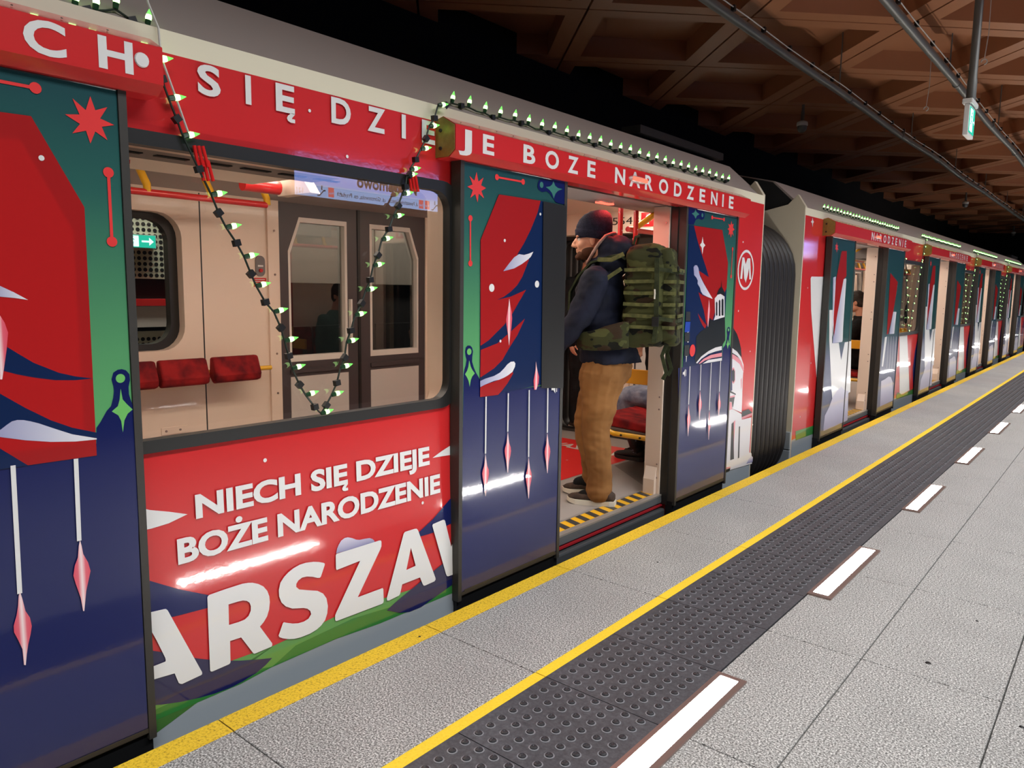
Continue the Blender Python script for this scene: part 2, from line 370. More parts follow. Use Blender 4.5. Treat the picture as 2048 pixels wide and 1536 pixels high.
fme = fr.mesh('light_frame'); dme = MB().box(x0+.017, x1-.020, .027, L-.023, -.012, .0065).mesh('light_diffuser')
for k in range(18):
    y = 1.60+1.8*k
    t = thing('floor_light', ('glowing white light strip set in the platform floor, '+ORD[k]) if k < 18 else '', 'floor light', (1.15, y, 0), 'light strips along the platform floor')
    for nm, me, mt in (('light_frame', fme, 'fixture_steel'), ('light_diffuser', dme, 'strip_glow')):
        o = link(nm, me, MAT[mt], t); o.location.y = y

# ================================================================== STRUCTURE: ceiling of diagonal coffers
ZC, PIT = 4.6, 1.96
ceiling = MB().box(-9, 9.5, -3, 50, ZC+.36, ZC+.5).obj('ceiling', MAT['black_void'], None, kind='structure')
hp, w, dp = PIT/2-.014, .215, .27
cof = MB(); q = hp-w
P = [(-hp,-hp),(hp,-hp),(hp,hp),(-hp,hp)]; Q = [(-q,-q),(q,-q),(q,q),(-q,q)]
cof.add([(*p,0) for p in P]+[(*p,0) for p in Q]+[(*p,dp) for p in Q]+[(*p,.06) for p in P]+[(a*.96,b*.96,-.002) for a,b in Q],
        [[0,4,5,1],[1,5,6,2],[2,6,7,3],[3,7,4,0]]+[[4+i,8+i,8+(i+1)%4,4+(i+1)%4] for i in range(4)]+[[8,11,10,9]]+[[i,(i+1)%4,12+(i+1)%4,12+i] for i in range(4)])
cme = cof.mesh('ceiling_coffer')
c45 = math.sqrt(.5)
for i in range(-26, 27):
    for j in range(-26, 27):
        a, b = (i+.5)*PIT, (j+.5)*PIT
        x, y = -.235+(a-b)*c45, 10.28+(a+b)*c45
        if -6.6 < x < 5.2 and 1.5 < y < 45:
            o = link('ceiling_coffer', cme, MAT['ceiling_brown'], ceiling); o.location = (x, y, ZC); o.rotation_euler.z = math.radians(45)
# ================================================================== STRUCTURE: tunnel wall behind the train
wall = MB().box(-4.9, -4.7, -3, 46, -1.2, 4.9).obj('wall_far', MAT['black_void'], None, kind='structure')
for k in range(-2, 20):
    y = k*2.2-.9
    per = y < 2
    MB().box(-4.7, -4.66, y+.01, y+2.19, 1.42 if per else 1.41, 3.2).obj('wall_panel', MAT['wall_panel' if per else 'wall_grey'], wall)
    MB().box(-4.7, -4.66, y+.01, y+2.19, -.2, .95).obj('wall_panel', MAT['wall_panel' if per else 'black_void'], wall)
MB().box(-4.7, -4.58, -3, 3.5, 1.18, 1.24).obj('wall_rail', MAT['carpet_red'], wall)
MB().box(-4.7, -4.60, -3, 3.5, .99, 1.175).obj('wall_ledge', MAT['far_panel'], wall)
hm = MB()
for i in range(42):
    for j in range(44):
        z = 1.45+j*.05 if j < 24 else -.02+(j-24)*.05
        y = 1.42+i*.05
        if (-.1 < z < .93 or z > 1.44) and y < 3.46: hm.lathe([(.0185,-.002),(.0185,.0015)], (-4.66,y,z), (1,0,0), 8)
hm.obj('wall_perforation', MAT['hole_black'], wall, kind='stuff')
area('tunnel_wall_fill', (-4.25, 6, 3.4), (0, math.radians(14), 0), .2, 20, 150, (1,.97,.86), 70)  # added unseen light that brightens the tunnel wall behind the train
t = thing('exit_sign', 'green running man exit sign on the perforated tunnel wall, seen through the car windows', 'sign', (-4.62, 2.9, 1.72))
MB().box(-4.66, -4.60, 2.86, 3.15, 1.685, 1.805).obj('sign_box', MAT['white_plastic'], t)
MB().box(-4.60, -4.594, 2.868, 3.142, 1.692, 1.798).obj('sign_face', MAT['sign_green'], t)
def runner(m, c, s, ax, az, nrm):    # running figure pictogram, ax and az span the face
    c, ax, az, n = Vector(c), Vector(ax), Vector(az), Vector(nrm)
    def bar(p, q, w):
        p, q = c+(ax*p[0]+az*p[1])*s, c+(ax*q[0]+az*q[1])*s; d = (q-p); k = d.normalized().cross(n)*w*s
        m.add([p-k+n*.001, q-k+n*.001, q+k+n*.001, p+k+n*.001], [[0,1,2,3]])
    m.lathe([(.13*s,.0),(.13*s,.002)], c+(ax*.12+az*.72)*s, n, 10)
    for p, q, w in (((.05,.5),(-.12,0),.12),((-.1,.05),(.22,-.15),.08),((.22,-.15),(.1,-.55),.07),((-.12,0),(-.3,-.35),.08),((-.3,-.35),(-.62,-.4),.07),((.05,.48),(.4,.25),.06),((.03,.48),(-.38,.3),.06)): bar(p, q, w)
def arrow(m, c, s, ax, az, nrm):
    c, ax, az, n = Vector(c), Vector(ax), Vector(az), Vector(nrm)
    P = [(-.5,-.08),(.15,-.08),(.15,-.35),(.55,0),(.15,.35),(.15,.08),(-.5,.08)]
    m.add([c+(ax*a+az*b)*s+n*.001 for a,b in P], [list(range(7))])
m = MB(); m.flat_x(rrect(2.874,2.995,1.698,1.792,.004,1), -4.592); m.obj('sign_field', MAT['sign_white'], t)
m = MB(); runner(m, (-4.591,2.935,1.742), .055, (0,1,0), (0,0,1), (1,0,0)); m.obj('running_figure', MAT['sign_green'], t)
m = MB(); arrow(m, (-4.593,3.07,1.745), .10, (0,1,0), (0,0,1), (1,0,0)); m.obj('arrow', MAT['sign_white'], t)

MB().box(-9, 9.5, 46, 46.2, -1.4, 5.2).obj('wall_back', MAT['black_void'], None, kind='structure')
# ================================================================== things hung from the ceiling
for xp, lab in ((-1.19, 'long grey ceiling pipe nearer the train, with a thin cable clipped on'), (.12, 'long grey ceiling pipe farther from the train, beside the hanging exit sign')):
    t = thing('ceiling_pipe', lab, 'pipe', (xp, 6, 4.1))
    pth = [(xp+.012*math.sin(i*.9), y, 4.1+.01*math.sin(i*1.3)) for i, y in enumerate([j*1.1 for j in range(0, 40)])]
    MB().tube(pth, .045, 12).obj('pipe', MAT['pipe_grey'], t, True)
    MB().tube([(p[0]+.05, p[1], p[2]+.06+.006*math.sin(i*2.1)) for i, p in enumerate(pth)], .006, 6).obj('cable', MAT['cable_grey'], t, True)
    cm = MB().box(-.02, .02, -.02, .02, -.015, .04).mesh('cable_clip'); co = MB().lathe([(.05,-.03),(.05,.03)], (0,0,0), (0,1,0), 12).mesh('pipe_sleeve', 30)
    for i in range(46):
        p = (xp+.04, 5.0+i*.78, 4.1+.05); o = link('cable_clip', cm, MAT['black_plastic'], t); o.location = p
    for i in range(12): o = link('pipe_sleeve', co, MAT['pipe_grey'], t); o.location = (xp, 5.4+i*3.0, 4.1)
    for i in range(9):
        MB().tube([(xp, 6.7+i*4.2, 4.14), (xp, 6.7+i*4.2, ZC+.3)], .008, 6).obj('hanger_rod', MAT['pipe_grey'], t)
for i, (x, y, z, s, lab) in enumerate(((-2.54,13.40,4.14,1.0,'white dome camera on a short stem above the first carriage'), (-2.24,27.4,4.14,1.0,'small white dome camera hanging farther along the platform'), (-2.45,41.2,4.15,1.0,'farthest white dome camera under the dark end of the ceiling'))):
    t = thing('dome_camera', lab, 'camera', (x, y, z), 'dome cameras under the ceiling')
    MB().lathe([(.03,.15),(.03,.34),(.024,.36),(.024,ZC-z+.2)], (x,y,z), n=12).obj('stem', MAT['pipe_grey'], t, True)
    MB().lathe([(.03,.2),(.088,.17),(.095,.13),(.09,.11),(.07,.10)], (x,y,z), n=18).obj('housing', MAT['white_plastic'], t, True)
    MB().lathe([(.082,.115),(.08,.06),(.062,.02),(.03,0),(.002,-.006)], (x,y,z), n=18).obj('dome', MAT['pipe_grey'], t, True)
for x, y, lab in ((-.35, 12.1, 'thin ceiling wire with a hook beside the first pipe'), (.62, 10.1, 'thin ceiling wire hanging beside the second pipe')):
    t = thing('ceiling_hook', lab, 'hook', (x, y, 4.0))
    MB().tube([(x,y,ZC+.25),(x+.01,y,4.3),(x-.01,y,4.02)], .005, 6).obj('wire', MAT['cable_grey'], t)
    MB().tube([(x-.01+.03*math.sin(a), y, 3.99-.03*math.cos(a)) for a in [i*.6 for i in range(9)]], .007, 6).obj('hook', MAT['cable_grey'], t, True)
# hanging exit sign on a pole
ex, ey = 1.06, 6.78
t = thing('exit_sign', 'green lit exit sign in a white frame hanging on a grey pole', 'sign', (ex, ey, 2.58))
MB().lathe([(.034,2.85-2.58),(.034,3.0-2.58),(.03,3.02-2.58),(.03,ZC+.1-2.58)], (ex,ey,2.58), n=16).obj('pole', MAT['pipe_grey'], t, True)
bev(MB().box(ex-.035, ex+.035, ey-.13, ey+.13, 2.815, 2.85).obj('sign_cap', MAT['white_plastic'], t), .006)
bev(MB().box(ex-.018, ex+.018, ey-.12, ey+.12, 2.585, 2.815).obj('sign_frame', MAT['white_plastic'], t), .004)
MB().box(ex+.018, ex+.022, ey-.105, ey+.105, 2.61, 2.795).obj('sign_face', MAT['sign_green'], t)
m = MB(); m.flat_x(rrect(ey-.095,ey+.025,2.62,2.785,.004,1), ex+.0225); m.obj('sign_field', MAT['sign_white'], t)
m = MB(); runner(m, (ex+.0228,ey-.035,2.70), .075, (0,1,0), (0,0,1), (1,0,0)); m.obj('running_figure', MAT['sign_green'], t)
m = MB(); arrow(m, (ex+.0225,ey+.066,2.70), .06, (0,1,0), (0,0,1), (1,0,0)); m.obj('arrow', MAT['sign_white'], t)



# ================================================================== lettering
_txt = {}
def glyphs(s, bold=.0):
    """text outline as (verts in x,y with cap height 1 and left edge 0, faces, width)"""
    k = (s, bold)
    if k in _txt: return _txt[k]
    def ev(body):
        c = bpy.data.curves.new('lettering', 'FONT'); c.body = body; c.size = 1; c.offset = bold; c.resolution_u = 4
        o = bpy.data.objects.new('lettering', c); COL.objects.link(o)
        dg = bpy.context.evaluated_depsgraph_get(); e = o.evaluated_get(dg); me = e.to_mesh()
        V = [tuple(v.co[:2]) for v in me.vertices]; F = [list(p.vertices) for p in me.polygons]
        e.to_mesh_clear(); bpy.data.objects.remove(o); bpy.data.curves.remove(c); return V, F
    if ('H', bold, 'cap') not in _txt:
        V, F = ev('H'); _txt[('H', bold, 'cap')] = (min(v[1] for v in V), max(v[1] for v in V))
    b0, b1 = _txt[('H', bold, 'cap')]; V, F = ev(s); x0 = min(v[0] for v in V)
    V = [((v[0]-x0)/(b1-b0), (v[1]-b0)/(b1-b0)) for v in V]
    _txt[k] = (V, F, max(v[0] for v in V)); return _txt[k]
def lettering(s, X, y0, y1, z0, z1, mat, parent, bold=.02, name='lettering', mb=None, mirror=False):
    V, F, w = glyphs(s, bold); m = mb or MB()
    m.add([(X, y0+v[0]/w*(y1-y0), z0+v[1]*(z1-z0)) for v in V], F)
    return m if mb else m.obj(name, MAT[mat], parent)

OGONEK = [(-.12,.02),(-.23,-.09),(-.27,-.19),(-.235,-.28),(-.14,-.33),(.0,-.32),(.0,-.19),(-.07,-.18),(-.105,-.20),(-.09,-.14),(.0,-.01),(0,.02)]
def polish(s, X, y0, y1, z0, z1, mat, parent, bold):
    """lettering whose ogonek and dot are drawn as shapes of their own"""
    plain = s.replace('Ę', 'E').replace('Ż', 'Z'); m = MB(); w = glyphs(plain, bold)[2]; k = (y1-y0)/w; h = z1-z0
    lettering(plain, X, y0, y1, z0, z1, mat, None, bold, mb=m)
    for i, ch in enumerate(s):
        if ch == 'Ę':
            r = y0+glyphs(plain[:i+1], bold)[2]*k; m.flat_x([(r+a*k, z0+b*h) for a, b in OGONEK], X)
        if ch == 'Ż':
            c = y0+(glyphs(plain[:i+1], bold)[2]-glyphs('Z', bold)[2]/2)*k; m.flat_x([(c+.13*k*math.cos(a*.4), z1+(.19+.13*math.sin(a*.4))*h) for a in range(15)], X)
    return m.obj('lettering', MAT[mat], parent)
ART=[
('leafA','navy_shoulder','navy',[(0.825,0.974),(0.835,0.987),(0.854,1.018),(0.866,1.03),(0.873,1.053),(0.876,1.072),(0.875,1.086),(0.871,1.105),(0.877,1.124),(0.889,1.131),(0.9,1.132),(0.911,1.128),(0.92,1.116),(0.921,1.099),(0.916,1.08),(0.916,1.059),(0.921,1.039),(0.927,1.024),(0.941,1.02),(0.926,0.711),(0.91,0.359),(0.818,0.848)]),
('leafA','ring','green',('c',0.895,1.106,0.0127)),
('leafA','sparkle','green',[(0.894,1.077),(0.898,1.046),(0.909,1.031),(0.924,1.014),(0.91,1.004),(0.9,0.986),(0.894,0.952),(0.891,0.985),(0.884,1.002),(0.867,1.015),(0.884,1.028),(0.89,1.047)]),
('leafA','star','coral',[(0.855,1.862),(0.866,1.828),(0.897,1.842),(0.877,1.809),(0.913,1.798),(0.88,1.788),(0.893,1.755),(0.863,1.773),(0.849,1.739),(0.84,1.771),(0.806,1.759),(0.826,1.786),(0.791,1.804),(0.826,1.81),(0.811,1.848),(0.842,1.824)]),
('leafA','dash','coral',('l',0.609,1.856,0.726,1.856,0.008,0.014)),
('leafA','dash','coral',('l',0.891,1.67,0.891,1.485,0.008,0.014)),
('leafA','glass','film',[(0.625,1.782),(0.646,1.783),(0.712,1.785),(0.825,1.571),(0.821,0.897),(0.57,0.899)]),
('leafA','inner','film',[(0.621,1.719),(0.684,1.723),(0.795,1.508),(0.792,0.939),(0.572,0.936)]),
('leafA','film_band','filmnavy',[(0.625,1.208),(0.653,1.186),(0.682,1.164),(0.739,1.134),(0.779,1.121),(0.822,1.112),(0.778,1.111),(0.73,1.115),(0.68,1.126),(0.643,1.137),(0.614,1.148)]),
('leafA','film_band','filmnavy',[(0.583,1.104),(0.603,1.091),(0.656,1.049),(0.712,1.01),(0.763,0.983),(0.824,0.961),(0.823,0.946),(0.762,0.964),(0.703,0.994),(0.665,1.013),(0.636,1.019),(0.613,1.011),(0.598,1.0),(0.576,0.995)]),
('leafA','film_snow','snow',[(0.576,0.993),(0.598,1.0),(0.613,1.011),(0.624,1.018),(0.636,1.02),(0.65,1.018),(0.665,1.013),(0.684,1.005),(0.703,0.995),(0.73,0.981),(0.762,0.965),(0.823,0.945),(0.823,0.942),(0.769,0.944),(0.709,0.952),(0.651,0.965),(0.597,0.981),(0.575,0.989)]),
('leafA','film_band','filmnavy',[(0.575,0.974),(0.595,0.951),(0.653,0.898),(0.57,0.899)]),
('leafA','film_tip','snow',[(0.599,1.372),(0.62,1.36),(0.648,1.345),(0.678,1.326),(0.647,1.331),(0.597,1.336)]),
('leafA','film_crystal','pink',[(0.595,1.311),(0.615,1.286),(0.623,1.269),(0.629,1.244),(0.626,1.223),(0.623,1.202),(0.614,1.152),(0.609,1.127),(0.598,1.128),(0.588,1.187)]),
('leafA','film_dot','white',('c',0.729,1.685,0.0069)),
('leafA','string','white',('l',0.619,0.904,0.614,0.562,0.0115,0)),
('leafA','crystal','pink',[(0.615,0.567),(0.619,0.545),(0.624,0.511),(0.633,0.49),(0.636,0.465),(0.632,0.444),(0.625,0.418),(0.62,0.392),(0.616,0.363),(0.612,0.365),(0.611,0.41),(0.603,0.438),(0.595,0.462),(0.595,0.48),(0.603,0.505),(0.608,0.53),(0.611,0.557)]),
('leafA','string','white',('l',0.767,0.897,0.763,0.667,0.0115,0)),
('leafA','crystal','pink',[(0.765,0.669),(0.768,0.652),(0.771,0.627),(0.782,0.6),(0.787,0.574),(0.78,0.547),(0.773,0.52),(0.765,0.464),(0.762,0.465),(0.758,0.505),(0.748,0.547),(0.743,0.573),(0.748,0.6),(0.757,0.621),(0.761,0.653)]),
('panelB','green_band','ltgreen',[(0.944,-0.015),(0.959,0.106),(0.979,0.126),(1.226,0.125),(1.379,0.119),(1.553,0.129),(1.721,0.142),(2.033,0.123),(2.304,0.129),(2.305,0.032),(1.853,0.035),(1.641,0.048),(1.363,0.044),(1.248,0.032),(0.976,0.032),(0.941,0.032)]),
('panelB','green_stripe','dkgreen',[(0.95,0.066),(1.242,0.077),(1.369,0.045),(1.466,0.087),(1.721,0.101),(1.977,0.079),(2.305,0.075),(2.305,0.032),(1.853,0.035),(1.641,0.048),(1.363,0.044),(1.248,0.032),(0.976,0.032),(0.941,0.032)]),
('panelB','navy_leaf','navy',[(0.959,0.259),(0.98,0.248),(1.107,0.176),(1.17,0.145),(1.249,0.114),(1.308,0.095),(1.37,0.077),(1.343,0.061),(1.306,0.047),(1.258,0.038),(1.211,0.034),(1.155,0.037),(1.101,0.045),(1.039,0.058),(0.98,0.075),(0.951,0.086)]),
('panelB','dusk_leaf','dusk',[(0.959,0.259),(0.98,0.248),(1.107,0.176),(1.17,0.145),(1.249,0.114),(1.308,0.095),(1.332,0.087),(1.248,0.087),(1.157,0.085),(1.051,0.088),(0.977,0.082),(0.951,0.087)]),
('panelB','navy_leaf','navy',[(0.969,0.477),(0.98,0.47),(1.055,0.424),(1.152,0.374),(1.167,0.35),(1.145,0.333),(1.061,0.339),(1.026,0.342),(0.977,0.345),(0.963,0.346)]),
('panelB','white_wedge','white',[(0.957,0.706),(0.982,0.694),(1.039,0.676),(1.097,0.655),(1.037,0.64),(0.984,0.636),(0.954,0.637)]),
('panelB','white_wedge','white',[(2.163,0.659),(2.217,0.679),(2.293,0.702),(2.293,0.653),(2.232,0.656)]),
('panelB','navy_leaf','navy',[(2.062,0.351),(2.158,0.394),(2.228,0.438),(2.305,0.485),(2.306,0.354),(2.269,0.349),(2.158,0.335),(2.08,0.337)]),
('panelB','navy_leaf','navy',[(1.892,0.078),(1.941,0.098),(1.986,0.112),(2.08,0.142),(2.178,0.173),(2.307,0.21),(2.308,0.081),(2.229,0.063),(2.178,0.052),(2.08,0.031),(2.014,0.032),(1.959,0.045)]),
('panelB','dusk_leaf','dusk',[(1.932,0.095),(1.986,0.112),(2.08,0.142),(2.178,0.173),(2.307,0.21),(2.308,0.101),(2.129,0.098),(2.033,0.094)]),
('panelB','snow_cap','lav',[(1.654,0.379),(1.659,0.396),(1.667,0.409),(1.679,0.422),(1.695,0.428),(1.71,0.427),(1.73,0.419),(1.749,0.408),(1.765,0.403),(1.79,0.401),(1.814,0.398),(1.829,0.39),(1.838,0.38),(1.839,0.373),(1.741,0.374)]),
('panelB','snow_dot','white',('c',1.375,0.781,0.0069)),
('panelB','snow_dot','white',('c',2.1,0.478,0.0065)),
('panelB','snow_dot','white',('c',1.583,1.968,0.0056)),
('panelB','snow_dot','white',('c',1.74,1.838,0.006)),
('bigtext','large_letter','white',[(0.964,0.38),(1.007,0.376),(1.011,0.375),(1.016,0.369),(1.114,0.129),(1.114,0.122),(1.11,0.12),(1.048,0.116),(1.042,0.119),(1.037,0.124),(1.026,0.16),(0.954,0.167),(0.956,0.208),(1.0,0.209),(1.001,0.213),(1.0,0.221),(0.977,0.286),(0.962,0.324)]),
('bigtext','large_letter','white',[(1.145,0.369),(1.147,0.373),(1.153,0.376),(1.212,0.378),(1.269,0.378),(1.29,0.375),(1.307,0.37),(1.328,0.359),(1.346,0.345),(1.36,0.325),(1.367,0.303),(1.368,0.282),(1.364,0.257),(1.355,0.235),(1.341,0.219),(1.326,0.208),(1.37,0.132),(1.37,0.126),(1.367,0.121),(1.303,0.12),(1.299,0.121),(1.294,0.128),(1.255,0.195),(1.248,0.251),(1.271,0.252),(1.286,0.26),(1.295,0.275),(1.296,0.291),(1.292,0.304),(1.282,0.314),(1.268,0.32),(1.25,0.322),(1.216,0.323),(1.214,0.253),(1.248,0.251),(1.255,0.195),(1.215,0.197),(1.213,0.125),(1.211,0.121),(1.207,0.119),(1.149,0.117),(1.144,0.119),(1.141,0.124)]),
('bigtext','large_letter','white',[(1.594,0.36),(1.6,0.355),(1.599,0.349),(1.581,0.311),(1.576,0.308),(1.565,0.311),(1.545,0.321),(1.521,0.329),(1.501,0.331),(1.485,0.325),(1.476,0.315),(1.475,0.304),(1.487,0.291),(1.523,0.277),(1.564,0.262),(1.588,0.244),(1.602,0.221),(1.607,0.19),(1.603,0.163),(1.593,0.141),(1.575,0.126),(1.554,0.117),(1.526,0.112),(1.486,0.112),(1.459,0.116),(1.437,0.123),(1.414,0.134),(1.399,0.144),(1.396,0.151),(1.4,0.158),(1.415,0.189),(1.419,0.192),(1.432,0.185),(1.454,0.175),(1.477,0.168),(1.501,0.166),(1.521,0.17),(1.533,0.183),(1.53,0.196),(1.518,0.209),(1.502,0.217),(1.456,0.23),(1.43,0.246),(1.413,0.266),(1.405,0.291),(1.405,0.314),(1.412,0.338),(1.427,0.354),(1.445,0.366),(1.466,0.375),(1.493,0.381),(1.519,0.381),(1.55,0.376),(1.573,0.369)]),
('bigtext','large_letter','white',[(1.65,0.373),(1.654,0.378),(1.86,0.377),(1.868,0.375),(1.871,0.369),(1.87,0.351),(1.864,0.34),(1.746,0.18),(1.863,0.179),(1.87,0.179),(1.874,0.173),(1.874,0.123),(1.871,0.117),(1.864,0.115),(1.646,0.119),(1.64,0.121),(1.637,0.126),(1.638,0.143),(1.643,0.152),(1.763,0.321),(1.658,0.316),(1.652,0.316),(1.649,0.322)]),
('bigtext','large_letter','white',[(1.89,0.129),(1.988,0.373),(1.995,0.379),(2.048,0.379),(2.06,0.377),(2.068,0.368),(2.163,0.134),(2.163,0.126),(2.156,0.121),(2.101,0.119),(2.093,0.121),(2.087,0.13),(2.073,0.163),(2.05,0.22),(2.026,0.304),(1.998,0.217),(2.05,0.22),(2.073,0.163),(1.974,0.163),(1.961,0.126),(1.955,0.121),(1.901,0.117),(1.892,0.12)]),
('bigtext','large_letter','white',[(2.15,0.368),(2.154,0.374),(2.213,0.379),(2.222,0.377),(2.227,0.371),(2.262,0.247),(2.317,0.342),(2.318,0.116),(2.241,0.119),(2.233,0.122),(2.227,0.132)]),
('leafE','navy_shoulder','navy',[(2.296,1.01),(2.3,1.027),(2.309,1.048),(2.314,1.069),(2.307,1.087),(2.304,1.105),(2.308,1.123),(2.32,1.131),(2.336,1.13),(2.348,1.121),(2.354,1.103),(2.35,1.081),(2.349,1.06),(2.36,1.034),(2.374,1.011),(2.402,0.976),(2.403,0.898),(3.011,0.9),(3.021,0.652),(2.293,0.68)]),
('leafE','ring','green',('c',2.33,1.104,0.014)),
('leafE','sparkle','green',[(2.33,1.067),(2.34,1.039),(2.35,1.024),(2.366,1.008),(2.35,0.996),(2.341,0.981),(2.334,0.952),(2.327,0.978),(2.316,0.996),(2.304,1.009),(2.317,1.022),(2.325,1.04)]),
('leafE','star','coral',[(2.366,1.858),(2.378,1.82),(2.41,1.841),(2.395,1.807),(2.427,1.799),(2.397,1.784),(2.414,1.755),(2.381,1.771),(2.374,1.734),(2.359,1.767),(2.329,1.748),(2.344,1.782),(2.31,1.792),(2.342,1.804),(2.323,1.837),(2.353,1.821)]),
('leafE','dash','coral',('l',2.496,1.853,2.676,1.854,0.008,0.013)),
('leafE','dash','coral',('l',2.33,1.665,2.332,1.478,0.008,0.013)),
('leafE','navy_tassel','navy',[(2.784,1.86),(2.79,1.872),(2.808,1.882),(2.84,1.883),(2.873,1.882),(2.905,1.893),(2.938,1.913),(2.971,1.919),(2.992,1.915),(2.997,1.784),(2.963,1.785),(2.929,1.787),(2.902,1.804),(2.875,1.825),(2.849,1.831),(2.817,1.824),(2.791,1.831),(2.782,1.845)]),
('leafE','ring','tealdark',('c',2.812,1.856,0.0136)),
('leafE','sparkle','tealdark',[(2.903,1.884),(2.917,1.864),(2.94,1.856),(2.976,1.855),(2.94,1.843),(2.921,1.828),(2.908,1.803),(2.894,1.827),(2.874,1.84),(2.844,1.85),(2.877,1.857),(2.893,1.867)]),
('leafE','glass','filmnavy',[(2.509,1.781),(2.831,1.782),(2.84,0.916),(2.399,0.901),(2.393,1.579)]),
('leafE','inner','film',[(2.532,1.753),(2.665,1.755),(2.68,0.913),(2.435,0.91),(2.425,1.567)]),
('leafE','film_tree','film',[(2.393,1.579),(2.509,1.781),(2.805,1.783),(2.782,1.724),(2.734,1.645),(2.687,1.581),(2.641,1.53),(2.726,1.509),(2.702,1.469),(2.679,1.43),(2.644,1.392),(2.597,1.361),(2.551,1.339),(2.501,1.324),(2.598,1.339),(2.708,1.371),(2.658,1.316),(2.6,1.249),(2.554,1.212),(2.509,1.184),(2.454,1.149),(2.399,1.126)]),
('leafE','film_tree','film',[(2.4,1.108),(2.51,1.132),(2.601,1.181),(2.703,1.238),(2.65,1.164),(2.591,1.105),(2.546,1.055),(2.489,1.021),(2.399,0.987)]),
('leafE','film_tree','film',[(2.399,0.943),(2.424,0.952),(2.49,0.961),(2.559,0.974),(2.617,1.0),(2.624,0.988),(2.583,0.945),(2.549,0.918),(2.52,0.899),(2.399,0.901)]),
('leafE','film_snow','snow',[(2.398,0.972),(2.434,0.98),(2.49,0.987),(2.53,0.999),(2.558,1.016),(2.581,1.033),(2.605,1.043),(2.628,1.043),(2.638,1.033),(2.635,1.018),(2.618,0.996),(2.588,0.983),(2.559,0.974),(2.524,0.967),(2.49,0.965),(2.424,0.952),(2.399,0.945)]),
('leafE','film_tip','snow',[(2.543,1.451),(2.583,1.487),(2.617,1.515),(2.652,1.531),(2.689,1.529),(2.725,1.537),(2.756,1.547),(2.738,1.523),(2.72,1.511),(2.672,1.487),(2.618,1.466)]),
('leafE','film_dot','white',('c',2.467,1.377,0.0174)),
('leafE','film_dot','white',('c',2.788,1.398,0.0163)),
('leafE','film_dot','white',('c',2.55,1.586,0.007)),
('leafE','film_dot','white',('c',2.803,1.722,0.0064)),
('leafE','film_dot','white',('c',2.529,1.141,0.0063)),
('leafE','film_crystal','pink',[(2.586,1.331),(2.593,1.302),(2.604,1.271),(2.608,1.241),(2.604,1.203),(2.597,1.166),(2.589,1.117),(2.581,1.166),(2.569,1.212),(2.565,1.238),(2.574,1.272),(2.582,1.302)]),
('leafE','film_crystal','pink',[(2.79,1.033),(2.796,1.007),(2.805,0.982),(2.816,0.957),(2.813,0.929),(2.807,0.916),(2.797,0.897),(2.781,0.898),(2.774,0.941),(2.78,0.964),(2.788,0.992)]),
('leafE','string','white',('l',2.436,0.899,2.436,0.642,0.008,0)),
('leafE','crystal','pink',[(2.436,0.642),(2.44,0.618),(2.447,0.586),(2.458,0.565),(2.46,0.546),(2.456,0.526),(2.447,0.5),(2.44,0.446),(2.438,0.447),(2.427,0.504),(2.419,0.533),(2.415,0.555),(2.419,0.571),(2.428,0.589),(2.433,0.62)]),
('leafE','string','white',('l',2.588,0.9,2.588,0.721,0.008,0)),
('leafE','crystal','pink',[(2.588,0.721),(2.592,0.698),(2.599,0.666),(2.61,0.644),(2.613,0.626),(2.609,0.606),(2.6,0.58),(2.593,0.526),(2.591,0.526),(2.58,0.583),(2.571,0.612),(2.567,0.634),(2.571,0.65),(2.58,0.669),(2.585,0.699)]),
('leafE','string','white',('l',2.741,0.9,2.746,0.576,0.008,0)),
('leafE','crystal','pink',[(2.746,0.576),(2.75,0.551),(2.758,0.517),(2.769,0.494),(2.772,0.475),(2.768,0.453),(2.759,0.426),(2.753,0.369),(2.75,0.37),(2.738,0.43),(2.729,0.46),(2.725,0.484),(2.73,0.501),(2.738,0.52),(2.743,0.552)]),
('leafE','string','white',('l',2.887,0.9,2.89,0.674,0.008,0)),
('leafE','crystal','pink',[(2.89,0.674),(2.895,0.649),(2.903,0.615),(2.914,0.593),(2.917,0.574),(2.913,0.553),(2.905,0.525),(2.899,0.469),(2.896,0.469),(2.884,0.529),(2.875,0.559),(2.871,0.582),(2.875,0.599),(2.883,0.618),(2.887,0.65)]),
('leafE','sticker','stk',[(2.915,1.251),(2.991,1.244),(2.989,1.048),(2.919,1.049)]),
('leafE','seal_strip','rubber',[(2.821,1.782),(3.004,1.778),(3.015,0.884),(2.834,0.901)]),
('leafF','navy_shoulder','navy',[(4.254,0.897),(4.382,0.899),(4.894,0.901),(4.903,0.99),(4.939,1.009),(4.955,1.037),(4.964,1.077),(4.952,1.106),(4.963,1.13),(4.982,1.136),(5.002,1.129),(5.011,1.104),(5.0,1.068),(5.0,1.035),(5.03,0.984),(5.062,0.965),(5.099,0.676),(4.281,0.602)]),
('leafF','sparkle','green',[(4.977,1.048),(4.996,1.023),(5.011,1.014),(4.992,1.002),(4.983,0.979),(4.971,1.003),(4.958,1.014),(4.97,1.024)]),
('leafF','ring','green',('c',4.981,1.114,0.0105)),
('leafF','star','coral',[(4.936,1.86),(4.949,1.835),(4.975,1.843),(4.966,1.816),(4.996,1.805),(4.965,1.793),(4.982,1.761),(4.955,1.776),(4.939,1.745),(4.926,1.774),(4.898,1.759),(4.909,1.792),(4.877,1.8),(4.907,1.812),(4.888,1.837),(4.924,1.829)]),
('leafF','dash','coral',('l',4.635,1.857,4.816,1.859,0.008,0.013)),
('leafF','dash','coral',('l',4.977,1.672,4.977,1.484,0.008,0.013)),
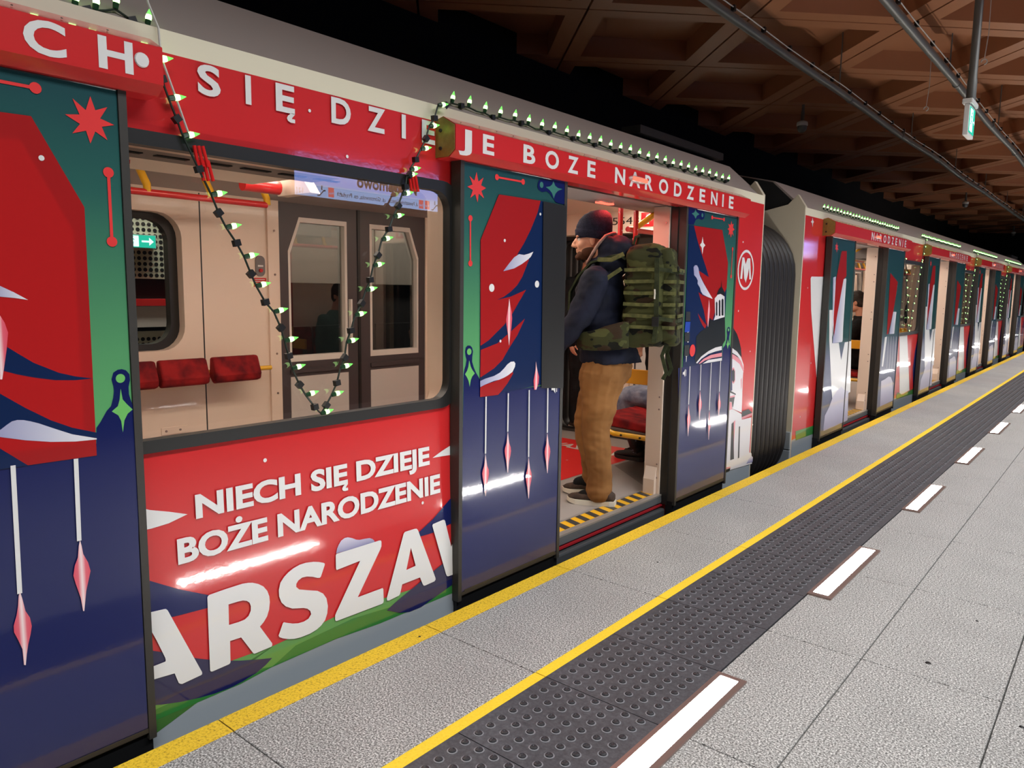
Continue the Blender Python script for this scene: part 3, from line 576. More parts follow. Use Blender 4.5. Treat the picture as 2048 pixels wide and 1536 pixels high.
('leafF','navy_tassel','navy',[(4.292,1.901),(4.394,1.905),(4.413,1.891),(4.448,1.882),(4.489,1.889),(4.518,1.882),(4.523,1.861),(4.515,1.839),(4.481,1.83),(4.439,1.836),(4.4,1.821),(4.376,1.792),(4.303,1.789)]),
('leafF','ring','tealdark',('c',4.489,1.859,0.0124)),
('leafF','sparkle','tealdark',[(4.39,1.889),(4.405,1.872),(4.448,1.861),(4.411,1.849),(4.396,1.828),(4.377,1.846),(4.34,1.857),(4.378,1.868)]),
('leafF','glass','filmnavy',[(4.31,1.784),(4.376,1.786),(4.793,1.788),(4.908,1.579),(4.908,1.212),(4.884,0.901),(4.382,0.897),(4.31,0.897)]),
('leafF','inner','film',[(4.392,1.766),(4.719,1.77),(4.802,1.575),(4.81,1.24),(4.807,0.922),(4.405,0.917)]),
('leafF','film_tree','film',[(4.376,1.786),(4.793,1.788),(4.909,1.576),(4.909,1.406),(4.86,1.353),(4.797,1.353),(4.761,1.274),(4.722,1.209),(4.71,1.183),(4.686,1.197),(4.663,1.204),(4.647,1.146),(4.615,1.172),(4.57,1.256),(4.52,1.32),(4.48,1.373),(4.546,1.352),(4.694,1.33),(4.614,1.384),(4.536,1.446),(4.459,1.513),(4.624,1.471),(4.568,1.541),(4.504,1.613),(4.44,1.69)]),
('leafF','film_tree','film',[(4.484,1.238),(4.532,1.206),(4.586,1.173),(4.627,1.156),(4.6,1.135),(4.566,1.154),(4.519,1.194)]),
('leafF','sparkle','white',[(4.503,1.726),(4.519,1.688),(4.547,1.673),(4.522,1.658),(4.511,1.614),(4.497,1.656),(4.47,1.672),(4.493,1.687)]),
('leafF','film_snow','snow',[(4.395,1.529),(4.414,1.542),(4.442,1.542),(4.464,1.525),(4.474,1.501),(4.49,1.476),(4.552,1.427),(4.614,1.384),(4.694,1.33),(4.619,1.342),(4.545,1.358),(4.515,1.377),(4.498,1.402),(4.46,1.426),(4.463,1.445),(4.443,1.463),(4.407,1.48)]),
('leafF','film_crystal','pink',[(4.638,1.33),(4.65,1.294),(4.665,1.255),(4.659,1.217),(4.648,1.178),(4.645,1.136),(4.631,1.178),(4.624,1.224),(4.633,1.275)]),
('leafF','film_roof','roof',[(4.671,1.198),(4.725,1.183),(4.901,1.206),(4.928,1.045),(4.874,1.006),(4.77,1.0),(4.664,0.982),(4.561,0.952),(4.489,0.914),(4.469,0.943),(4.481,0.988),(4.477,1.087),(4.528,1.114),(4.597,1.134),(4.647,1.146)]),
('leafF','film_tower','stone',[(4.725,1.186),(4.744,1.215),(4.724,1.333),(4.766,1.356),(4.812,1.363),(4.879,1.346),(4.896,1.206),(4.815,1.197)]),
('leafF','tower_gap','roof',[(4.745,1.303),(4.756,1.313),(4.769,1.303),(4.779,1.218),(4.755,1.218)]),
('leafF','tower_gap','roof',[(4.789,1.316),(4.801,1.326),(4.814,1.316),(4.826,1.214),(4.801,1.214)]),
('leafF','tower_gap','roof',[(4.832,1.323),(4.846,1.333),(4.863,1.323),(4.876,1.216),(4.844,1.217)]),
('leafF','tower_roof','roof',[(4.751,1.359),(4.778,1.392),(4.814,1.412),(4.815,1.458),(4.826,1.412),(4.869,1.379),(4.879,1.35),(4.812,1.365)]),
('leafF','cornice','stone',[(4.488,0.915),(4.561,0.953),(4.663,0.982),(4.77,1.001),(4.872,1.006),(4.875,0.979),(4.773,0.974),(4.666,0.963),(4.563,0.937),(4.506,0.91)]),
('leafF','cornice','rose',[(4.523,0.907),(4.598,0.935),(4.702,0.954),(4.878,0.96),(4.881,0.934),(4.723,0.932),(4.617,0.922),(4.549,0.906)]),
('leafF','cornice','stone',[(4.584,0.903),(4.67,0.923),(4.882,0.924),(4.884,0.905)]),
('leafF','emblem','coral',('c',4.427,0.999,0.0391)),
('leafF','sticker','blue',[(4.312,1.186),(4.379,1.184),(4.374,1.119),(4.307,1.121)]),
('leafF','sticker','stk',[(4.315,1.25),(4.373,1.249),(4.378,1.19),(4.314,1.192)]),
('leafF','sticker','stk',[(4.31,1.116),(4.377,1.118),(4.379,1.061),(4.312,1.061)]),
('leafF','sticker','stk',[(4.312,1.038),(4.382,1.037),(4.379,0.967),(4.314,0.969)]),
('leafF','string','white',('l',4.402,0.898,4.406,0.649,0.008,0)),
('leafF','crystal','pink',[(4.406,0.649),(4.412,0.624),(4.422,0.589),(4.435,0.567),(4.439,0.547),(4.437,0.524),(4.424,0.497),(4.418,0.439),(4.415,0.439),(4.404,0.499),(4.398,0.529),(4.392,0.553),(4.395,0.571),(4.403,0.591),(4.404,0.625)]),
('leafF','string','white',('l',4.558,0.899,4.562,0.727,0.008,0)),
('leafF','crystal','pink',[(4.562,0.727),(4.568,0.702),(4.579,0.67),(4.592,0.649),(4.597,0.63),(4.594,0.609),(4.58,0.583),(4.574,0.528),(4.571,0.528),(4.56,0.585),(4.553,0.613),(4.548,0.636),(4.551,0.653),(4.558,0.672),(4.56,0.703)]),
('leafF','string','white',('l',4.714,0.9,4.717,0.575,0.008,0)),
('leafF','crystal','pink',[(4.717,0.575),(4.723,0.55),(4.731,0.516),(4.742,0.495),(4.746,0.476),(4.745,0.454),(4.733,0.427),(4.73,0.37),(4.726,0.37),(4.718,0.429),(4.714,0.458),(4.709,0.481),(4.711,0.499),(4.716,0.518),(4.714,0.551)]),
('leafF','string','white',('l',4.86,0.903,4.862,0.69,0.008,0)),
('leafF','crystal','pink',[(4.862,0.69),(4.868,0.667),(4.878,0.637),(4.891,0.617),(4.895,0.599),(4.893,0.579),(4.879,0.555),(4.874,0.503),(4.87,0.503),(4.86,0.557),(4.854,0.583),(4.849,0.605),(4.851,0.621),(4.858,0.639),(4.858,0.668)]),
('panelF','snow_dot','white',('c',5.293,1.739,0.0071)),
('panelF','snow_dot','white',('c',5.274,1.241,0.0073)),
('panelF','snow_dot','white',('c',5.533,0.93,0.0062)),
('panelF','snow_dot','white',('c',5.665,0.344,0.0057)),
('panelF','dome','roof',[(5.117,1.144),(5.202,1.117),(5.27,1.072),(5.319,1.018),(5.354,0.964),(5.379,0.892),(5.287,0.941),(5.178,0.977),(5.116,0.988)]),
('panelF','dome_ring','stone',[(5.117,0.984),(5.2,0.971),(5.287,0.941),(5.368,0.893),(5.419,0.836),(5.431,0.791),(5.363,0.849),(5.272,0.89),(5.124,0.924)]),
('panelF','dome_ring','rose',[(5.121,0.948),(5.204,0.933),(5.291,0.906),(5.371,0.866),(5.424,0.809),(5.429,0.773),(5.366,0.822),(5.274,0.872),(5.125,0.911)]),
('panelF','dome_ring','roof',[(5.121,0.952),(5.204,0.937),(5.291,0.91),(5.359,0.876),(5.325,0.891),(5.226,0.923),(5.122,0.941)]),
('panelF','drum','stone',[(5.126,0.909),(5.231,0.888),(5.342,0.846),(5.419,0.783),(5.417,0.73),(5.428,0.549),(5.43,0.468),(5.322,0.498),(5.17,0.542)]),
('panelF','window_mark','rose',[(5.2,0.817),(5.238,0.829),(5.266,0.803),(5.277,0.724),(5.254,0.704),(5.219,0.72)]),
('panelF','window_mark','roof',[(5.209,0.799),(5.235,0.818),(5.261,0.795),(5.269,0.733),(5.248,0.715),(5.221,0.733)]),
('panelF','window_mark','rose',[(5.379,0.724),(5.396,0.74),(5.404,0.668),(5.393,0.647)]),
('panelF','gable','roof',[(5.154,0.674),(5.302,0.625),(5.299,0.616),(5.156,0.656)]),
('panelF','gable','rose',[(5.161,0.617),(5.286,0.617),(5.283,0.604),(5.163,0.605)]),
('panelF','gable','roof',[(5.163,0.605),(5.283,0.604),(5.264,0.536),(5.251,0.524),(5.237,0.57),(5.166,0.582)]),
('panelF','gable','rose',[(5.166,0.577),(5.233,0.568),(5.249,0.507),(5.175,0.507)]),
('panelF','nave','stone',[(5.133,0.511),(5.257,0.515),(5.425,0.459),(5.437,0.413),(5.623,0.408),(5.62,0.128),(5.664,0.116),(5.688,0.027),(5.188,0.055)]),
('panelF','nave_roof','roof',[(5.433,0.476),(5.556,0.481),(5.634,0.444),(5.431,0.432)]),
('panelF','nave_roof','rose',[(5.435,0.433),(5.635,0.442),(5.63,0.424),(5.433,0.415)]),
('panelF','nave_gap','roof',[(5.249,0.405),(5.286,0.414),(5.327,0.125),(5.258,0.127)]),
('panelF','nave_gap','rose',[(5.286,0.418),(5.315,0.423),(5.31,0.258),(5.322,0.13)]),
('panelF','nave_gap','roof',[(5.387,0.365),(5.408,0.366),(5.425,0.118),(5.401,0.117)]),
('panelF','nave_step','roof',[(5.187,0.068),(5.266,0.066),(5.26,0.046),(5.189,0.048)]),
('panelF','nave_step','rose',[(5.185,0.084),(5.265,0.077),(5.266,0.066),(5.186,0.071)]),
('panelF','snow_cap','lav',[(5.569,0.047),(5.622,0.08),(5.667,0.092),(5.693,0.078),(5.693,0.04)]),
('logo','logo_m','white',[(5.272,1.474),(5.29,1.629),(5.325,1.63),(5.355,1.582),(5.385,1.626),(5.435,1.628),(5.471,1.474),(5.438,1.473),(5.423,1.556),(5.407,1.505),(5.377,1.447),(5.342,1.479),(5.316,1.581),(5.307,1.474)]),
('panelG','white_letter','white',[(6.803,1.509),(6.823,1.526),(7.294,1.534),(7.425,1.05),(7.327,0.223),(7.245,0.233),(7.169,0.545),(7.051,0.81),(6.869,1.23)]),
('panelG','green_band','ltgreen',[(6.665,0.154),(7.132,0.142),(7.138,0.115),(6.674,0.103)]),
('panelG','green_stripe','dkgreen',[(6.672,0.115),(7.262,0.147),(7.344,0.141),(7.361,0.058),(6.68,0.069)]),
('panelG','sparkle','white',[(6.748,2.035),(6.765,2.009),(6.795,1.999),(6.769,1.986),(6.767,1.95),(6.746,1.984),(6.711,1.993),(6.741,2.007)]),
('panelG','snow_dot','white',('c',6.74,1.425,0.007)),
('panelG','snow_dot','white',('c',6.958,0.746,0.0074)),
('panelG','snow_dot','white',('c',6.756,0.273,0.0075)),
('panelG','snow_dot','white',('c',7.154,0.203,0.0078)),
('leafG','white_letter','white',[(7.19,1.228),(7.25,0.947),(7.425,0.458),(7.478,0.346),(8.054,0.38),(7.963,0.908),(7.743,0.904),(7.664,0.733),(7.551,0.908),(7.367,0.912),(7.298,1.227)]),
('leafG','lav_hill','lav',[(7.252,0.116),(7.269,0.228),(7.39,0.302),(7.482,0.39),(7.615,0.44),(7.726,0.466),(7.858,0.417),(7.987,0.396),(8.03,0.089),(7.259,0.08)]),
('leafG','star','coral',[(7.273,1.852),(7.296,1.82),(7.328,1.826),(7.306,1.804),(7.338,1.781),(7.298,1.787),(7.295,1.754),(7.274,1.786),(7.243,1.78),(7.256,1.806),(7.233,1.825),(7.266,1.823)]),
('leafG','glass','filmteal',[(7.368,1.774),(7.891,1.799),(7.95,0.909),(7.339,0.914),(7.312,1.062)]),
('leafG','film_letter','snow',[(7.327,0.993),(7.232,1.527),(7.311,1.537),(7.351,1.232),(7.341,0.97)]),
('leafG','film_letter','snow',[(7.555,1.517),(7.625,1.527),(7.642,1.518),(7.649,1.052),(7.663,0.931),(7.652,0.913),(7.353,0.913),(7.355,0.969)]),
('leafG','film_tree','film',[(7.417,1.743),(7.437,1.777),(7.593,1.785),(7.636,1.544),(7.555,1.517),(7.425,1.154),(7.376,0.974),(7.329,1.147),(7.322,1.487)]),
('leafH','white_letter','white',[(9.273,0.894),(9.373,0.901),(9.293,0.557),(9.232,0.562)]),
('leafH','lav_hill','lav',[(9.29,0.091),(9.262,0.391),(9.422,0.399),(9.582,0.418),(9.693,0.404),(9.802,0.334),(9.897,0.102)]),
('leafH','string','white',('l',9.435,0.898,9.466,0.524,0.01,0)),
('leafH','string','white',('l',9.562,0.893,9.595,0.515,0.01,0)),
('leafH','string','white',('l',9.67,0.889,9.704,0.507,0.01,0)),
('leafH','string','white',('l',9.803,0.884,9.838,0.498,0.01,0)),
('leafH','string','white',('l',9.916,0.88,9.952,0.489,0.01,0)),
('leafH','film_tree','film',[(9.294,1.623),(9.661,1.527),(9.626,1.368),(9.557,1.181),(9.405,0.931),(9.346,0.923)]),
('leafH','film_letter','snow',[(9.557,1.181),(9.708,1.179),(9.682,0.921),(9.448,0.924)]),
('panelH','white_letter','white',[(10.232,0.876),(10.642,0.873),(11.033,0.113),(10.682,0.098),(10.485,0.105)]),
('panelH','red_field','red',[(10.642,0.873),(11.296,0.874),(11.208,0.667),(11.125,0.45),(11.024,0.138)]),
('panelH','navy_leaf','navy',[(11.296,0.874),(11.408,0.87),(11.447,0.086),(11.244,0.118),(11.116,0.402),(11.166,0.633)]),
('panelH','green_band','dkgreen',[(10.314,0.122),(10.375,0.151),(10.635,0.09),(11.088,0.107),(11.49,0.121),(11.464,0.04),(10.333,0.062)]),
]

def draw(groups, parent, X, step=.00022, skip=()):
    i = 0; out = []
    for g, nm, col, d in ART:
        if g not in groups or nm in skip: continue
        i += 1; x = X+step*i; m = MB(); mt = col
        if nm == 'inner': mt = 'backing'
        if d[0] == 'c':
            n = 20; m.flat_x([(d[1]+d[3]*math.cos(2*math.pi*k/n), d[2]+d[3]*math.sin(2*math.pi*k/n)) for k in range(n)], x)
        elif d[0] == 'l':
            _, ya, za, yb, zb, w, dot = d; L = math.hypot(yb-ya, zb-za) or 1; ny, nz = -(zb-za)/L*w/2, (yb-ya)/L*w/2
            m.flat_x([(ya+ny,za+nz),(yb+ny,zb+nz),(yb-ny,zb-nz),(ya-ny,za-nz)], x)
            if dot:
                for y, z in ((ya,za),(yb,zb)): m.flat_x([(y+dot*math.cos(k*.45), z+dot*math.sin(k*.45)) for k in range(14)], x+.0002)
        else:
            m.flat_x(d, x)
        if nm == 'glass':
            f = MB().flat_x(d, x-.0001).obj('glass_frit', MAT['frit'], parent); out.append(f)
            i += 2; m = MB().flat_x(d, x+.0005); nm = 'glass_film'
        if nm == 'inner': m = MB().flat_x(d, x-.0004)
        out.append(m.obj(nm, MAT[mt], parent))
    return out

# ================================================================== the train
def carriage(name, label, y0, y1, base, openings):
    t = thing(name, label, 'metro carriage', (base[0], base[1], -1.1))
    XO, XI = -.06, -.10
    # --- near side wall, one panel between two openings, each with its window
    edges = [y0]+[v for o in openings for v in (o-.625, o+.625)]+[y1]
    spans = [(edges[i], edges[i+1]) for i in range(0, len(edges), 2)]
    panels = []
    for a, b in spans:
        full = b-a > 2.3; holes = []
        if full: wc = (a+b)/2-.01; wl, wr = wc-.86, wc+.70; holes = [rrect(wl, wr, .89, 1.785, .09)]
        if a < -3: a = -1.2; holes = []
        out = [(a,-.75),(b,-.75),(b,2.04),(a,2.04)]
        p = plate(out, holes, XI, XO, 'side_panel', MAT['red'], t); panels.append((a, b, p))
        MB().box(XO, XO+.0006, a, b, -.75, .085).obj('skirt_band', MAT['skirt_grey'], p)
        if full:
            o = rrect(wl-.03, wr+.03, .868, 1.808, .10); i_ = rrect(wl+.02, wr-.03, .907, 1.766, .075)
            ringframe(i_, o, -.085, -.045).obj('window_rubber', MAT['rubber'], p, 30)
            ringframe(rrect(wl+.0, wr-.022, .86, 1.775, .085), rrect(wl-.02, wr-.002, .845, 1.79, .095), -.17, -.085).obj('window_reveal', MAT['cream'], p, 30)
            MB().flat_x(i_, -.063).obj('window_pane', MAT['pane'], p)
            MB().box(-.20, -.17, a+.15, b-.15, .06, .855).obj('wall_lining', MAT['cream'], t)
            MB().box(-.20, -.17, a+.15, b-.15, 1.80, 2.0).obj('wall_lining', MAT['cream'], t)
            for q0, q1 in ((a+.15, wl), (wr-.01, b-.15)): MB().box(-.20, -.17, q0, q1, .9, 1.77).obj('wall_lining', MAT['cream'], t)
        else:
            MB().box(-.20, -.17, max(a, y0)+.15 if a > y0 else a, b-.15 if b < y1 else b, .06, 2.0).obj('wall_lining', MAT['cream'], t)
    for o in openings: MB().box(XI, XO, o-.625, o+.625, 1.905, 2.04).obj('door_lintel', MAT['red'], t)
    # --- cant rail and roof
    ya, yb = max(y0, -1.2), y1
    MB().prism_y([(XO,2.04),(XO-.002,2.105),(XO-.03,2.108),(XI-.02,2.04)], ya, yb).obj('cant_rail', MAT['body_white'], t)
    ends = yb-.35
    prof = [(-.085,2.105),(-.35,2.345),(-.7,2.43),(-1.375,2.48),(-2.05,2.43),(-2.4,2.345),(-2.665,2.105),(-2.63,2.04),(-.12,2.04)]
    MB().prism_y(prof, ya, yb-.001).obj('roof', MAT['roof_grey'], t, 20)
    MB().box(-.50, -.36, yb-1.35, yb-.1, 2.38, 2.43).obj('roof_conduit', MAT['black_plastic'], t)
    # --- floor, ceiling, far side
    MB().box(-2.6, -.10, ya, yb, -.05, .06).obj('interior_floor', MAT['int_floor'], t)
    MB().prism_y([(-.45,2.06),(-2.1,2.06),(-2.1,2.039),(-.45,2.039)], ya, yb).obj('interior_ceiling', MAT['cream'], t)
    for a, b in ((-.78,-.70), (-1.02,-.94)): MB().box(a, b, ya+.1, yb-.1, 2.028, 2.0395).obj('ceiling_lamp', MAT['lamp_strip'], t)
    MB().prism_y([(-2.10,2.05),(-2.46,1.955),(-2.46,2.05)], ya, yb).obj('far_cove', MAT['cream_grey'], t)
    MB().box(-2.67, -2.60, ya, yb, -.75, .06).obj('far_skirt', MAT['skirt_grey'], t)
    fe = [ya]+[v for o in openings for v in (o+.06-.70, o+.06+.70) if ya < v < yb]+[yb]
    for i in range(0, len(fe)-1, 2):
        a, b = fe[i], fe[i+1]; full = b-a > 2.3; holes = []; wc = (a+b)/2
        if full: holes = [rrect(wc-.70, wc+.70, .93, 1.83, .16)]
        p = plate([(a,.06),(b,.06),(b,1.99),(a,1.99)], holes, -2.52, -2.45, 'far_wall', MAT['cream'], t)
        if full:
            ringframe(rrect(wc-.60, wc+.60, 1.0, 1.77, .13), rrect(wc-.66, wc+.66, .955, 1.815, .16), -2.58, -2.52).obj('window_rubber', MAT['rubber'], p, 30)
            ringframe(rrect(wc-.655, wc+.655, .96, 1.81, .15), rrect(wc-.70, wc+.70, .93, 1.83, .16), -2.56, -2.449).obj('window_reveal', MAT['cream'], p, 30)
            MB().flat_x(rrect(wc-.62, wc+.62, .98, 1.79, .13), -2.56).obj('window_pane', MAT['pane'], p)
        for s in ((a+.02, a+.10), (b-.10, b-.02)): MB().box(-2.45, -2.43, s[0], s[1], .06, 1.95).obj('door_post', MAT['cream'], t)
        if full:
            MB().box(-2.4505, -2.4485, wc+.62+.155, wc+.62+.163, .06, 1.95).obj('panel_joint', MAT['rubber'], p)
    for yy in (ya, yb):
        if yy == ya and y0 > 0 or yy == yb:
            # bulkhead with the gangway opening and the outer end frame
            gx0, gx1 = -2.05, -.70
            s_ = .06 if yy == ya else -.06
            for nm, mt, A, B in (('bulkhead', 'cream', yy+s_*2.2, yy+s_*1.6), ('end_frame', 'end_beige', yy+s_*.5, yy-s_*.3)):
                lo, hi = min(A, B), max(A, B); m = MB()
                xa, xb = (-.12, -2.6) if nm == 'bulkhead' else (-.061, -2.68)
                m.box(gx1, xa, lo, hi, -.6, 2.0); m.box(xb, gx0, lo, hi, -.6, 2.0); m.box(gx0, gx1, lo, hi, 1.86, 2.0); m.box(gx0, gx1, lo, hi, -.6, .05)
                if nm == 'end_frame':
                    m.prism_y([(xa,2.0),(xa-.001,2.112),(-.13,2.215),(-.21,2.135),(-.40,2.095),(-2.34,2.095),(-2.53,2.135),(-2.61,2.215),(-2.66,2.108),(-2.66,2.0)], lo, hi)
                    MB().prism_y([(-.10,2.09),(-.36,2.335),(-.7,2.42),(-1.375,2.47),(-2.05,2.42),(-2.38,2.335),(-2.64,2.09)], yy-.006, yy+.006).obj('roof_end', MAT['black_void'], t)
                else: m.box(-2.5, -.2, lo, hi, 2.0, 2.05)
                m.obj(nm, MAT[mt], t)
    return t, panels

# vestibule: everything that belongs to one doorway (built once around opening centre 3.645, copied along the train)
OC = 3.645
def vestibule(t, d):
    a, b = OC-.625+d, OC+.625+d; P = []
    def box(nm, mt, *q, par=None, bv=0):
        o = MB().box(*q).obj(nm, MAT[mt], par or t); P.append(o) if par is None else 0
        return bev(o, bv) if bv else o
    # jambs with screws
    for s, y in ((1, b), (-1, a)):
        pts = [(-.10, y-.02*s), (-.10, y+.06*s), (-.22, y+.11*s), (-.22, y-.005*s)]
        j = MB().prism_z([(x, yy) for x, yy in pts], .06, 1.90).obj('door_jamb', MAT['cream'], t); P.append(j)
        MB().prism_x([(y-.021*s,.062),(y-.05*s,.062),(y-.05*s,.16),(y-.021*s,.24)], -.20, -.12).obj('jamb_foot', MAT['cream'], j)
        for z in (.17,.26,.62,.70,1.10,1.18,1.52,1.60,1.80):
            MB().lathe([(.006,0),(.005,.003)], (-.12, y-.021*s, z), (0,-s,0), 8).obj('screw', MAT['fixture_steel'], j)
        MB().box(-.102, -.048, min(y-.006*s,y+.05*s), max(y-.006*s,y+.05*s), .0, 1.905).obj('door_seal', MAT['rubber'], j)
    # sill, step edge and hazard strip
    box('sill_plate', 'sill_metal', -.24, -.085, a, b, .052, .0625)
    box('sill_step', 'sill_step', -.14, -.086, a, b, .006, .050, bv=.003)
    box('sill_red_strip', 'sill_red', -.12, -.080, a, b, -.014, -.003)
    box('sill_guard', 'sill_dark', -.12, -.058, a, b, -.085, -.026, bv=.012)
    box('sill_dark_void', 'black_plastic', -.13, -.075, a, b, -.75, -.06)  # black boxes put in for the dark void below doorway and leaves
    box('sill_dark_void', 'black_plastic', -.13, -.012, a-.745, a, -.75, .024)
    box('sill_dark_void', 'black_plastic', -.13, -.012, b, b+.772, -.75, .024)
    hz = bpy.data.objects.new('hazard_strip', MB().box(-.22, -.125, a+.03, b-.03, .060, .0632).mesh('hazard_strip')); hz.data.materials.append(MAT['hazard_yellow']); COL.objects.link(hz); put(hz, t); P.append(hz)
    m = MB(); n = 12; stp = (b-a-.06)/n
    for i in range(n):
        y = a+.03+i*stp; m.add([(-.22,y-.0+.03,.0640),(-.125,y,.0640),(-.125,y+stp*.5,.0640),(-.22,min(y+stp*.5+.03,b-.03),.0640)], [[0,1,2,3]])
    m.obj('hazard_stripes', MAT['hazard_black'], hz)
    # header box over the doors
    y0, y1 = OC-1.455+d, OC+1.485+d
    prof = [(-.06,2.045),(-.02,2.055),(.05,2.018),(.05,1.918),(.015,1.893),(-.06,1.893)]
    h = MB().prism_y(prof, y0, y1).obj('door_header', MAT['red'], t); P.append(h)
    m = MB().prism_y([(x-.004 if x > 0 else x, z-.003 if z > 1.95 else z+.003) for x, z in prof], y0-.004, y0-.0005); m.obj('header_cap', MAT['olive_metal'], h)
    for z in (1.93, 2.0): MB().lathe([(.008,0),(.007,.005)], (-.03, y0-.004, z), (0,-1,0), 8).obj('cap_bolt', MAT['rubber'], h)
    m = MB()
    for i in range(26): m.lathe([(.003,0),(.0028,.002)], (.02, y0+.06+i*.11, 2.036), (.47,0,.88), 6)
    m.obj('header_rivets', MAT['fixture_steel'], h, kind='stuff')
    box('header_slot', 'rubber', -.10, -.062, a-.7, b+.7, 1.893, 1.907)
    # warning lamps
    for x, y, z, ax in ((.0505, 3.60+d, 1.968, 1), (-.33, 3.86+d, 1.903, 0)):
        o = MB().ell((x, y, z), (.016, .10, .02) if ax else (.03, .10, .012), 14, 8).obj('warning_lamp', MAT['lamp_glass'], t, True); P.append(o)
        m = MB()
        for i in range(14):
            yy = y-.07+i*.0108
            m.box(*((x+.010, x+.0165, yy, yy+.005, z-.010, z+.010) if ax else (x-.02, x+.02, yy, yy+.006, z-.014, z-.006)))
        m.obj('led_row', MAT['led_red'], o)
    # inside: ceiling edge above the door, U rails, yellow screens, overhead rails
    box('door_gear_cover', 'cream_grey', -.44, -.10, a-.75, b+.75, 1.905, 2.05)
    for s, y in ((1, b+.15), (-1, a-.15)):
        for x in (-.56, -.44):
            o = MB().tube([(x,y,.95),(x,y,1.96)], .017, 10).obj('grab_rail', MAT['rail_red'], t, True); P.append(o)
            MB().tube([(x,y,1.95),(x,y,2.04)], .0175, 10).obj('rail_top', MAT['rail_yellow'], o, True)
            m = MB()
            for k in range(16): m.ell((x+.0165*math.cos(k*2.4), y+.0165*math.sin(k*2.4), 1.0+.06*k), (.004,.004,.004), 6, 4)
            m.obj('snow_dots', MAT['white'], o, kind='stuff')
        P.append(MB().tube([(-.56,y,.96),(-.56,y,.90),(-.545,y,.862),(-.50,y,.845),(-.455,y,.862),(-.44,y,.90),(-.44,y,.96)], .0172, 10).obj('rail_bend', MAT['rail_yellow'], t, True))
        box('screen_panel', 'panel_yellow', -.80, -.20, y-.012, y+.012, .745, .845, bv=.004)
        box('screen_post', 'sill_dark', -.80, -.765, y-.015, y+.015, .06, .745)
        P.append(MB().tube([(-.85,y+.02*s,.56),(-.62,y+.02*s,.39),(-.57,y+.02*s,.375),(-.2,y+.02*s,.375)], .019, 10).obj('seat_rail', MAT['rail_yellow'], t, True))
        for k, x in enumerate((-.5,-.35)): MB().lathe([(.008,0),(.008,.006)], (x, y+.02*s-.019*s, .375), (0,-s,0), 8).obj('bolt', MAT['rubber'], P[-1])
        # overhead rail running from the door into the saloon
        ye = y+.85*s
        if s == 1: P.append(MB().tube([(-.52,y+.03*s,1.79),(-.52,ye,1.79)], .019, 10).obj('overhead_rail', MAT['rail_red'], t, True))
        P.append(MB().tube([(-1.95,y+.27*s,1.86),(-1.95,y+1.15*s,1.86)], .019, 10).obj('overhead_rail', MAT['rail_red'], t, True))
        for k in range(3):
            yy = y+(.10+.36*k)*s
            if s == 1: P.append(MB().tube([(-.52,yy,1.79),(-.42,yy+.05*s,1.87),(-.30,yy+.10*s,1.97)], .020, 10).obj('rail_hanger', MAT['rail_yellow'], t, True))
            P.append(MB().tube([(-1.95,yy+.165*s,1.86),(-1.955,yy+.165*s,1.90),(-2.0,yy+.20*s,2.03)], .021, 10).obj('rail_hanger', MAT['rail_yellow'], t, True))
    # far doors: two glazed leaves
    fa, fm, fb = OC+.06-.70+d, OC+.06+d, OC+.06+.70+d
    for s, p0, p1 in ((1, fa, fm), (-1, fm, fb)):
        pe = p0 if s == 1 else p1; pi = p1 if s == 1 else p0      # outer and inner edge
        outl = [(pe,.06),(pi,.06),(pi,1.955),(pe,1.955)]
        gl = [(pe+.075*s,.83),(pi-.11*s,.83),(pi-.11*s,1.86),(pe+.17*s,1.86),(pe+.075*s,1.62)]
        lo = [(pe+.20*s,.10),(pi-.11*s,.10),(pi-.11*s,.72),(pe+.075*s,.72),(pe+.075*s,.24)]
        L_ = plate(outl, [gl], -2.52, -2.46, 'far_door', MAT['far_leaf'], t); P.append(L_)
        ins = lambda pts, k: [(sum(q[0] for q in pts)/len(pts)*(k)+p[0]*(1-k), sum(q[1] for q in pts)/len(pts)*k+p[1]*(1-k)) for p in pts]
        ringframe(ins(gl,.075), gl, -2.52, -2.458).obj('glass_edge', MAT['far_edge'], L_)
        MB().flat_x(gl, -2.50).obj('window_pane', MAT['pane_dark'], L_)
        MB().prism_x(lo, -2.462, -2.455).obj('lower_panel', MAT['far_panel'], L_)
        MB().prism_x([(pe+.075*s,.745),(pi-.11*s,.745),(pi-.11*s,.775),(pe+.075*s,.775)], -2.462, -2.448).obj('door_bar', MAT['far_leaf'], L_)
        if s == 1: MB().box(-2.46, -2.43, pi-.10, pi-.085, .95, 1.28).obj('door_handle', MAT['far_edge'], L_)
        else: MB().box(-2.462, -2.452, p0-.012, p0+.012, .06, 1.955).obj('meeting_seal', MAT['rubber'], L_)
    for yy in (fa-.05, fb+.05):
        for z in (.35,.62,.9,1.15,1.45,1.75):
            P.append(MB().lathe([(.008,0),(.007,.004)], (-2.43, yy, z), (1,0,0), 8).obj('screw', MAT['fixture_steel'], t))
    return P
